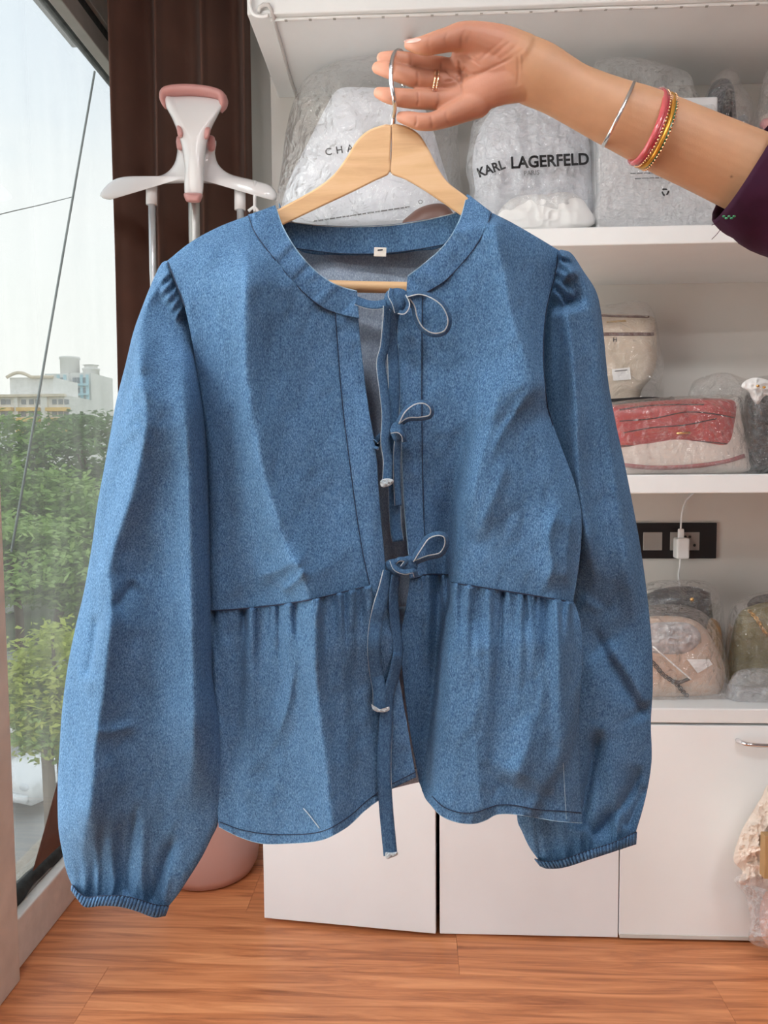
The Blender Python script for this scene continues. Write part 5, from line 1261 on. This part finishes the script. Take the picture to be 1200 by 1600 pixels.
ribbon('loop', [(622, 660, 0.040), (632, 642, 0.043), (648, 630, 0.045), (664, 629, 0.044), (674, 638, 0.042), (672, 650, 0.038), (655, 654, 0.037), (638, 655, 0.038), (624, 664, 0.038)], 10, k2, 0.72, n=90)
ribbon('knot_wrap', [(610, 674, 0.043), (622, 673, 0.046), (630, 680, 0.045), (632, 690, 0.040)], 7, k2, 0.4, n=30)
ribbon('strap', [(587, 690, 0.022), (596, 681, 0.026), (606, 676, 0.032), (612, 672, 0.036)], 9, k2, 0.2, n=30)
ribbon('strap', [(587, 702, 0.018), (592, 690, 0.020), (598, 684, 0.022)], 7, k2, 0.1, n=20)
ribbon('tail', [(622, 684, 0.036), (620, 710, 0.030), (620, 750, 0.026), (622, 790, 0.024)], 10, k2, 0.2, n=40, edges=(0, 1))
F3 = 0.044
k3 = knot('tie', [(602, 880), (610, 874), (624, 872), (640, 868), (650, 872), (652, 888), (640, 896), (622, 900), (608, 894)], F3 - 0.003, 0.008, DT, jk)
ribbon('knot_wrap', [(612, 875, F3 + 0.004), (618, 888, F3 + 0.008), (632, 894, F3 + 0.008), (646, 892, F3 + 0.005), (650, 900, F3)], 7, k3, 0.35, n=40)
ribbon('knot_wrap', [(616, 880, F3 + 0.003), (624, 874, F3 + 0.007), (634, 876, F3 + 0.006), (628, 886, F3 + 0.006)], 6, k3, 0.4, n=30)
ribbon('loop', [(644, 876, F3 + 0.002), (655, 858, F3 + 0.006), (668, 840, F3 + 0.008), (684, 834, F3 + 0.008), (696, 838, F3 + 0.006), (697, 852, F3 + 0.003), (688, 866, F3), (668, 871, F3), (650, 878, F3)], 13, k3, 0.72, n=100)
ribbon('tail', [(606, 892, F3), (600, 920, F3 - 0.002), (592, 950, F3 - 0.004), (586, 985, F3 - 0.006), (585, 1020, F3 - 0.006), (588, 1050, F3 - 0.004), (593, 1080, F3 - 0.004), (593, 1110, F3 - 0.004)], 20, k3, [0.5, 0.3, 0.1, 0.0, 0.0, 0.0], edges=(0, 1))
ribbon('tail', [(618, 898, F3), (614, 930, F3 - 0.002), (616, 970, F3 - 0.006), (620, 1000, F3 - 0.008), (621, 1022, F3 - 0.008), (616, 1050, F3 - 0.008), (606, 1090, F3 - 0.008), (602, 1140, F3 - 0.008), (600, 1200, F3 - 0.008), (603, 1260, F3 - 0.008), (610, 1336, F3 - 0.008)], 21, k3, [0.6, 0.5, 0.5, 0.4, 0.1, 0.0, 0.0, 0.0], n=130, edges=(1, 0))
V, F = pillow_vf([(580, 1100), (584, 1107), (596, 1110), (604, 1106), (608, 1104), (608, 1110), (598, 1113), (584, 1110)], YJ - F3, 0.001, crumple=0.002, cs=4, N=40, R=10); mk('frayed_end', V, F, M_pale, k3, smooth=False)
V, F = pillow_vf([(602, 1332), (612, 1332), (621, 1331), (621, 1336), (612, 1340), (604, 1342)], YJ - F3 + 0.007, 0.002, crumple=0.002, cs=4, N=40, R=10); mk('frayed_end', V, F, M_pale, k3, smooth=False)

# ---- wooden hanger
M_beech = wood('beech_wood', (0.50, 0.29, 0.135), (0.64, 0.40, 0.20), (0.72, 0.48, 0.27), axis=0, scale=5, stretch=7, rough=0.45)
hg = thing('clothes_hanger', tuple(J(612, 455, 0.0)), 'beech wood clothes hanger with a steel hook and trouser bar', 'hanger')
def slab(name, outline, dmid, half, m, parent, bev=0.0018, n=90):
    O = smooth_pts(outline, n, True); c = O.mean(0)
    V = []
    for (ins, dd) in ((0.0, 0),):
        pass
    nrm = np.roll(O, -1, 0) - np.roll(O, 1, 0); nrm /= np.linalg.norm(nrm, axis=1)[:, None]; nn = np.stack([nrm[:, 1], -nrm[:, 0]], -1)
    area = 0.5 * np.sum(O[:, 0] * np.roll(O[:, 1], -1) - np.roll(O[:, 0], -1) * O[:, 1])
    if area < 0: nn = -nn
    b = bev / 0.00064
    rows = [J(*(O - nn * b).T, dmid + half), J(*(O - nn * b * 0.3).T, dmid + half - bev * 0.3), J(*O.T, dmid + half - bev), J(*O.T, dmid - half + bev), J(*(O - nn * b * 0.3).T, dmid - half + bev * 0.3), J(*(O - nn * b).T, dmid - half)]
    V = np.concatenate(rows); F = grid_faces(6, n, 0, True)
    F.append(tuple(range(n))[::-1]); F.append(tuple(5 * n + j for j in range(n)))
    return mk(name, V, F, m, parent, smooth=False)
aL = [(611.2, 195), (611.2, 216), (610, 245), (609, 270), (585, 283), (545, 303), (500, 324), (446, 350), (400, 372), (350, 392), (312, 408), (298, 404), (306, 400), (345, 378), (395, 348), (436, 326), (470, 308), (500, 290), (522, 272), (540, 248), (556, 222), (572, 206), (592, 197)]
aR = [(612.0, 195), (634, 197), (654, 209), (668, 230), (684, 262), (700, 285), (726, 305), (768, 338), (810, 362), (838, 382), (842, 392), (830, 397), (800, 384), (760, 362), (722, 338), (690, 316), (660, 296), (632, 280), (609.8, 270), (610.8, 245), (612, 216)]
slab('hanger_arm', aL, -0.004, 0.0065, M_beech, hg); slab('hanger_arm', aR, -0.004, 0.0065, M_beech, hg)
P = J(np.array([330, 500, 640, 800]), np.array([434, 446, 450, 456]), -0.006); tube('trouser_bar', smooth_pts(P, 30), 0.0058, M_beech, hg, seg=12)
for (x0, y0, x1, y1) in ((336, 398, 332, 436), (798, 372, 798, 456)):
    tube('bar_end', J(np.array([x0, x1]), np.array([y0, y1]), -0.005), 0.005, M_beech, hg, seg=10)
ct = smooth_pts([(611.8, 198), (611.6, 230), (610.2, 268)], 20); tube('joint_line', J(ct[:, 0], ct[:, 1], 0.0022), 0.00022, M_strap, hg, seg=4)
M_steel = mat('steel_wire', (0.72, 0.73, 0.75), 0.18, 1.0)
# the hook stands across the fingers: up in front, over the index finger, down behind
hk = [(614, 200, -0.004), (615, 182, 0.002), (617, 168, 0.014), (615.5, 152, 0.0245), (611.5, 130, 0.026), (611, 112, 0.024), (612, 98, 0.021), (615, 86, 0.013), (620, 80, 0.002), (626, 80, -0.008), (631, 88, -0.017), (633, 104, -0.021), (632, 124, -0.019), (630, 134, -0.015)]
P = smooth_pts(hk, 70); tube('hook', J(P[:, 0], P[:, 1], P[:, 2]), 0.0021, M_steel, hg, seg=10)
# ================================================================== the person's hand and arm
PXM = 0.00064
def skin_mat():
    m, t, b = new_mat('skin'); S(b, Roughness=0.48); b.inputs['Specular IOR Level'].default_value = 0.4
    b.inputs['Subsurface Weight'].default_value = 0.12; b.inputs['Subsurface Radius'].default_value = (0.010, 0.004, 0.002); b.inputs['Subsurface Scale'].default_value = 0.4
    at = t.nodes.new('ShaderNodeAttribute'); at.attribute_name = 'tone'
    n = t.nodes.new('ShaderNodeTexNoise'); n.inputs['Scale'].default_value = 70; n.inputs['Detail'].default_value = 4
    tx = t.nodes.new('ShaderNodeTexCoord'); t.links.new(tx.outputs['Object'], n.inputs['Vector'])
    r = t.nodes.new('ShaderNodeMapRange'); r.inputs['To Min'].default_value = 0.90; r.inputs['To Max'].default_value = 1.10
    t.links.new(n.outputs['Fac'], r.inputs['Value'])
    mu = t.nodes.new('ShaderNodeVectorMath'); mu.operation = 'SCALE'
    t.links.new(at.outputs['Color'], mu.inputs[0]); t.links.new(r.outputs[0], mu.inputs['Scale']); t.links.new(mu.outputs[0], b.inputs['Base Color'])
    n2 = t.nodes.new('ShaderNodeTexNoise'); n2.inputs['Scale'].default_value = 600; t.links.new(tx.outputs['Object'], n2.inputs['Vector'])
    bp = t.nodes.new('ShaderNodeBump'); bp.inputs['Strength'].default_value = 0.15; bp.inputs['Distance'].default_value = 0.0006
    t.links.new(n2.outputs['Fac'], bp.inputs['Height']); t.links.new(bp.outputs[0], b.inputs['Normal'])
    return m
M_skin = skin_mat()
M_nail = mat('nail', (0.74, 0.42, 0.36), 0.2, coat=0.4)
pe = thing('person', tuple(J(1400, 700, 0)), 'person reaching in from the right to hold the hanger hook, purple sleeve, bangled forearm', 'person')
def chain(pts, sq=0.9, n=40, seg=20):
    """tapered rounded limb: (x, y, d, r_px) knots"""
    P = smooth_pts([(a, b, c * 1000, r) for a, b, c, r in pts], n)
    C = J(P[:, 0], P[:, 1], P[:, 2] / 1000); R_ = P[:, 3] * PXM
    T = C[0] - C[1]; T /= np.linalg.norm(T); pre = [C[0] + T * R_[0] * k for k in (0.98, 0.9, 0.7, 0.38)]; pr = [R_[0] * k for k in (0.12, 0.44, 0.72, 0.93)]
    T2 = C[-1] - C[-2]; T2 /= np.linalg.norm(T2); po = [C[-1] + T2 * R_[-1] * k for k in (0.38, 0.7, 0.9, 0.98)]; qr = [R_[-1] * k for k in (0.93, 0.72, 0.44, 0.12)]
    C = np.concatenate([pre, C, po]); R_ = np.concatenate([pr, R_, qr])
    T_, N_, B_ = frames(C); a = np.linspace(0, 2 * np.pi, seg, endpoint=False)
    # section squashed a little in depth
    dep = np.array([0, -1.0, 0]); 
    up = np.cross(T_, dep); up /= np.linalg.norm(up, axis=1)[:, None]; dd = np.cross(up, T_)
    V = C[:, None] + R_[:, None, None] * (np.cos(a)[None, :, None] * up[:, None] + sq * np.sin(a)[None, :, None] * dd[:, None])
    F = grid_faces(len(C), seg, 0, True); F.append(tuple(range(seg))[::-1]); F.append(tuple((len(C) - 1) * seg + j for j in range(seg)))
    return V.reshape(-1, 3), F
def ball(x, y, d, r, sq=0.8):
    c = J(x, y, d); return sphere_vf(c, (r * PXM, r * PXM * sq, r * PXM), 20, 14)
limbs = [
    chain([(597, 90.5, 0.000, 8.6), (612, 91, 0.003, 10.4), (632, 94, 0.005, 11.8), (650, 97, 0.005, 12.6), (672, 101, 0.003, 13.4), (700, 107, -0.001, 15.0), (730, 114, -0.006, 18)]),
    chain([(590, 106, 0.002, 9.0), (606, 110, 0.006, 11.2), (628, 116, 0.009, 12.8), (648, 122, 0.009, 13.8), (670, 126, 0.006, 14.2), (695, 129, 0.002, 15.4), (730, 132, -0.004, 18)]),
    chain([(592, 145, 0.004, 8.6), (606, 149, 0.008, 11.4), (628, 153, 0.010, 13.2), (650, 155, 0.009, 13.8), (675, 156, 0.006, 14.4), (700, 156, 0.002, 16), (735, 152, -0.003, 20)]),
    chain([(627, 183, 0.006, 8.2), (640, 186, 0.008, 11.0), (656, 190, 0.010, 12.4), (674, 190, 0.010, 13.0), (694, 184, 0.008, 14.8), (716, 174, 0.004, 18), (745, 160, 0.000, 23)]),
    chain([(639, 70, 0.024, 7.6), (650, 71, 0.027, 10.8), (664, 71, 0.028, 13.6), (680, 67, 0.026, 15.2), (700, 62, 0.022, 16.8), (722, 58, 0.017, 20.5), (748, 64, 0.011, 26), (780, 78, 0.004, 34), (810, 96, 0.0, 40)]),
    chain([(730, 86, 0.006, 24), (755, 92, 0.006, 34), (790, 100, 0.002, 42), (825, 110, -0.002, 46)], 0.60),
    chain([(712, 118, -0.006, 17), (740, 122, -0.006, 24), (780, 116, -0.004, 34)], 0.62),
    chain([(706, 160, -0.002, 19), (728, 152, 0.001, 25), (752, 142, 0.003, 29), (784, 128, 0.002, 33), (820, 120, 0.0, 36)], 0.66),
    chain([(800, 100.0, -0.003, 45.0), (840, 116.1, -0.003, 45.7), (870, 131.9, -0.004, 42.9), (898, 147.7, -0.005, 42.2), (950, 172.0, -0.006, 46.5), (1000, 193.0, -0.008, 51.5), (1050, 216.0, -0.01, 54.6), (1100, 238.0, -0.012, 56.4), (1200, 283.0, -0.016, 60.9), (1320, 338.0, -0.022, 64.4), (1440, 403.0, -0.03, 68.0)], 0.82, 60, 30),
]
V, F = join_vf(limbs)
tmp = mk('arm_blank', V, F, None)
rm = tmp.modifiers.new('r', 'REMESH'); rm.mode = 'VOXEL'; rm.voxel_size = 0.0012
sm_ = tmp.modifiers.new('s', 'SMOOTH'); sm_.factor = 0.5; sm_.iterations = 5
dg = bpy.context.evaluated_depsgraph_get(); me = bpy.data.meshes.new_from_object(tmp.evaluated_get(dg))
nv = len(me.vertices); co = np.empty(nv * 3); me.vertices.foreach_get('co', co); co = co.reshape(-1, 3) + np.array(tmp.location)
nr = np.empty(nv * 3); me.vertices.foreach_get('normal', nr); nr = nr.reshape(-1, 3)
Fh = [tuple(p.vertices) for p in me.polygons]
bpy.data.objects.remove(tmp)
# back to photo pixels, to lay creases and tone on the palm side
q = (co - np.array([0, 0, EYE])) @ CRN
px = 600 + FPX * q[:, 0] / -q[:, 2]; py = 800 - FPX * q[:, 1] / -q[:, 2]
front = np.clip(-nr[:, 1] * 1.6, 0, 1)
def groove(pts, depth, w, fade=(0.15, 0.15)):
    s, a = pdist(px, py, smooth_pts(pts, 30)); s = np.abs(s)
    return depth * np.exp(-(s / w) ** 2) * np.clip(np.minimum(a / fade[0], (1 - a) / fade[1]), 0, 1)
cre = np.zeros(nv)
for pts, dp, w in ((([(716, 92), (718, 108), (722, 122), (720, 132)]), 0.0020, 2.2), (([(692, 104), (704, 118), (718, 130), (722, 150)]), 0.0011, 1.8), (([(692, 128), (706, 126), (718, 118), (728, 104)]), 0.0009, 1.6),
                   (([(722, 122), (750, 114), (780, 100), (806, 88)]), 0.0008, 2.6), (([(724, 84), (740, 94), (752, 104)]), 0.0008, 2.0),
                   (([(809, 82), (810, 110), (808, 138)]), 0.0006, 2.0), (([(816, 84), (817, 112)]), 0.0005, 1.6),
                   (([(640, 82), (642, 94), (641, 106)]), 0.0007, 1.6), (([(690, 96), (690, 110)]), 0.0008, 1.6), (([(652, 110), (653, 124), (651, 136)]), 0.0008, 1.8), (([(615, 100), (616, 110), (613, 120)]), 0.0006, 1.5),
                   (([(687, 118), (688, 132)]), 0.0009, 1.7), (([(652, 143), (654, 156), (651, 168)]), 0.0008, 1.8), (([(612, 138), (613, 150), (611, 160)]), 0.0006, 1.5), (([(684, 144), (686, 158), (682, 170)]), 0.0010, 1.8),
                   (([(650, 180), (651, 190), (648, 199)]), 0.0008, 1.7), (([(673, 180), (675, 192), (676, 202)]), 0.0009, 1.8), (([(697, 172), (698, 186), (704, 196)]), 0.0009, 2.0),
                   (([(728, 44), (722, 58), (720, 78)]), 0.0006, 2.8), (([(735, 48), (730, 66)]), 0.0004, 2.4), (([(700, 48), (696, 62), (699, 76)]), 0.0005, 2.2), (([(672, 54), (669, 68), (672, 82)]), 0.0004, 2.0),
                   (([(790, 58), (776, 70), (760, 84), (742, 100)]), 0.0004, 2.8), (([(800, 62), (784, 76), (766, 92)]), 0.0004, 2.8), (([(812, 66), (794, 82), (776, 96)]), 0.00035, 2.8), (([(820, 74), (802, 88), (786, 98)]), 0.0003, 2.8)):
    cre = np.maximum(cre, groove(pts, dp, w))
co2 = co - nr * (cre * front)[:, None]
arm = mk('arm', co2, Fh, M_skin, pe)
# tone: tan forearm, pinker palm and fingertips
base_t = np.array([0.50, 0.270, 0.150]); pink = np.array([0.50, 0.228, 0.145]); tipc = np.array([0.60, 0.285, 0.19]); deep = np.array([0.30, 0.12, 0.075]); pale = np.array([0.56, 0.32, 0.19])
wp = sm((835 - px) / 60) * np.clip(0.35 + front, 0, 1)
col = base_t[None] * (1 - wp[:, None]) + pink[None] * wp[:, None]
wt_ = np.exp(-(((px - 590) / 16) ** 2)) + np.exp(-(((px - 624) / 12) ** 2) - ((py - 183) / 14) ** 2)
wt_ = np.clip(wt_, 0, 1) * 0.8; col = col * (1 - wt_[:, None]) + tipc * wt_[:, None]
for (cx_, cy_, r_) in ((748, 150, 24), (705, 100, 10), (700, 145, 12)):
    g_ = 0.5 * np.exp(-((px - cx_) ** 2 + (py - cy_) ** 2) / r_ ** 2) * front; col = col * (1 - g_[:, None]) + tipc * g_[:, None]
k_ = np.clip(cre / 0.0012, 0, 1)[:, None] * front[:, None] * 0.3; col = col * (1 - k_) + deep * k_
mo = np.exp(-(((px - 1143) ** 2 + (py - 276) ** 2) / 1.8 ** 2))[:, None] * front[:, None]; col = col * (1 - mo) + np.array([0.10, 0.05, 0.035]) * mo
ca = arm.data.color_attributes.new('tone', 'FLOAT_COLOR', 'POINT')
ca.data.foreach_set('color', np.concatenate([col, np.ones((nv, 1))], 1).ravel())
# thumb nail
bv = bvh_of(arm)
o = smooth_pts([(629.5, 64.5), (634, 61.5), (645, 59.5), (655, 59.5), (658, 62), (652, 65.5), (642, 67), (633, 67)], 24, True)
c_ = o.mean(0); V = np.concatenate([cast(bv, *(c_ + (o - c_) * r).T, 0.0005 + 0.0006 * (1 - r * r)) for r in (1.0, 0.7, 0.35, 0.02)])
nl = mk('thumb_nail', V, grid_faces(4, 24, 0, True), M_nail, arm)

# purple sleeve
M_purple = mat('purple_cloth', (0.038, 0.007, 0.026), 0.75, var=0.25, scale=30, bump=0.3, bscale=200, spec=0.2)
ring = [(1165, 262, -0.014, 84), (1180, 270, -0.014, 88), (1215, 288, -0.016, 90), (1260, 310, -0.018, 92), (1330, 345, -0.024, 98), (1440, 405, -0.032, 104), (1540, 470, -0.04, 110)]
P = smooth_pts([(a, b, c * 1000, r) for a, b, c, r in ring], 60); C = J(P[:, 0], P[:, 1], P[:, 2] / 1000); R_ = P[:, 3] * PXM
T_ = np.gradient(C, axis=0); T_ /= np.linalg.norm(T_, axis=1)[:, None]; dep = np.array([0, -1.0, 0]); up = np.cross(T_, dep); up /= np.linalg.norm(up, axis=1)[:, None]; dd = np.cross(up, T_)
a = np.linspace(0, 2 * np.pi, 72, endpoint=False); i_ = np.arange(60)[:, None]
rad = R_[:, None] * (1 + 0.05 * np.sin(3 * a[None] + i_ * 0.22) + 0.07 * vn(np.cos(a[None]) * 2.2 + 3, i_ * 0.2 + np.sin(a[None]) * 2, 4) + 0.07 * ridged(np.cos(a[None]) * 2.0 + i_ * 0.05, i_ * 0.16 + np.sin(a[None]) * 1.6, 6))
V = C[:, None] + rad[..., None] * (np.cos(a)[None, :, None] * up[:, None] + 0.85 * np.sin(a)[None, :, None] * dd[:, None])
sl = mk('sleeve_cloth', V.reshape(-1, 3), grid_faces(60, 72, 0, True), M_purple, pe); sl.modifiers.new('t', 'SOLIDIFY').thickness = 0.002
rows = [V[0] + (V[0] - C[0]) * 0.02, V[3] + (V[3] - C[3]) * 0.03]
tube('cuff_seam', np.concatenate([V[2], V[2][:1]]) + (np.concatenate([V[2], V[2][:1]]) - C[2]) * 0.02, 0.0007, M_thr, sl, seg=5)
M_green = mat('green_embroidery', (0.04, 0.22, 0.10), 0.7)
for k in range(5):
    p = J(1131 + k * 4, 338 + (k % 2) * 3, 0.036); V2, F2 = sphere_vf(p, (0.0016, 0.001, 0.001), 8, 6); mk('embroidery_stitch', V2, F2, M_green, sl)
for pts in ([(1124, 344, 0.03), (1118, 349, 0.03), (1112, 352, 0.03)], [(1126, 358, 0.03), (1120, 366, 0.03), (1112, 374, 0.03)]):
    Q = smooth_pts(pts, 12); tube('loose_thread', J(Q[:, 0], Q[:, 1], Q[:, 2]), 0.0003, M_purple, sl, seg=4)

# ring and bangles
M_silver = mat('silver', (0.80, 0.80, 0.80), 0.22, 1.0)
M_rosegold = mat('rose_gold', (0.85, 0.52, 0.30), 0.25, 1.0)
M_redlac = mat('red_lacquer', (0.32, 0.015, 0.03), 0.25, coat=0.6)
M_pinklac = mat('pink_lacquer', (0.50, 0.075, 0.085), 0.25, coat=0.6)
M_goldlac = mat('gold_lacquer', (0.62, 0.30, 0.04), 0.3, 0.6)
M_greenlac = mat('green_lacquer', (0.02, 0.13, 0.06), 0.25, coat=0.6)
def hoop(cx, cy, d, r, axis_ang, bow, n=96, sq=1.0):
    """circle round a limb whose direction on the photo is axis_ang (deg, downward right); bow tips its front half along the limb"""
    a_ = math.radians(axis_ang); ad = np.array([math.cos(a_), math.sin(a_)]); nd = np.array([-ad[1], ad[0]])
    t = np.linspace(0, 2 * np.pi, n, endpoint=False)
    x = cx + r * np.cos(t) * nd[0] + r * np.sin(t) * bow * ad[0]; y = cy + r * np.cos(t) * nd[1] + r * np.sin(t) * bow * ad[1]
    return J(x, y, d + r * PXM * sq * np.sin(t) * math.sqrt(1 - bow * bow))
def beads(P, rad, m, parent, name='beads'):
    V, F = join_vf([sphere_vf(p, rad, 6, 5) for p in P]); o = mk(name, V, F, m, parent); o['kind'] = 'stuff'; return o
b1 = tube('bangle', hoop(967, 176.5, -0.006, 55.5, 26, 0.03), 0.0019, M_silver, seg=10, closed=True); tag(b1, 'plain silver bangle on the forearm, nearest the wrist', 'bangle')
t_ = thing('bangle', tuple(hoop(1012, 198, -0.008, 65, 23, 0.24)[24]), 'pink-red lacquered bangle with a row of crystal beads', 'bangle')
tube('hoop', hoop(1012, 198, -0.008, 61, 23, 0.24), 0.0031, M_pinklac, t_, seg=10, closed=True)
tube('hoop_edge', hoop(1017, 200, -0.008, 61, 23, 0.24), 0.0022, M_redlac, t_, seg=10, closed=True)
h = hoop(1019, 201, -0.008, 64.5, 23, 0.24, 64); beads(h, 0.0013, M_rosegold, t_)
t_ = thing('bangle', tuple(hoop(1024, 205, -0.008, 66, 23, 0.24)[24]), 'green and gold bangle with crystal beads, next to the pink-red one', 'bangle')
P = hoop(1025, 204, -0.008, 62, 23, 0.24)
V, F = tube_vf(P, 0.0022, 10, closed=True); ho = mk('hoop', V, F, M_goldlac, t_)
tube('green_rim', hoop(1028.5, 205.5, -0.008, 61.5, 23, 0.24), 0.0016, M_greenlac, t_, seg=8, closed=True)
beads(hoop(1030, 206, -0.008, 64.5, 23, 0.24, 60), 0.0012, M_rosegold, t_)
for cx_, lab in ((677, 'thin rose gold ring on the middle finger, nearer the fingertip'), (682, 'thin rose gold ring on the middle finger, nearer the palm')):
    t_ = thing('ring', tuple(J(cx_, 141, 0.006)), lab, 'ring', 'stacked finger rings')
    P = hoop(cx_, 126.8, 0.006, 17.2, 8, 0.12, 48); tube('band', P, 0.0011, M_rosegold, t_, seg=8, closed=True)
    beads(hoop(cx_, 126.8, 0.006, 18.2, 8, 0.12, 26), 0.0007, M_silver, t_, 'stones')
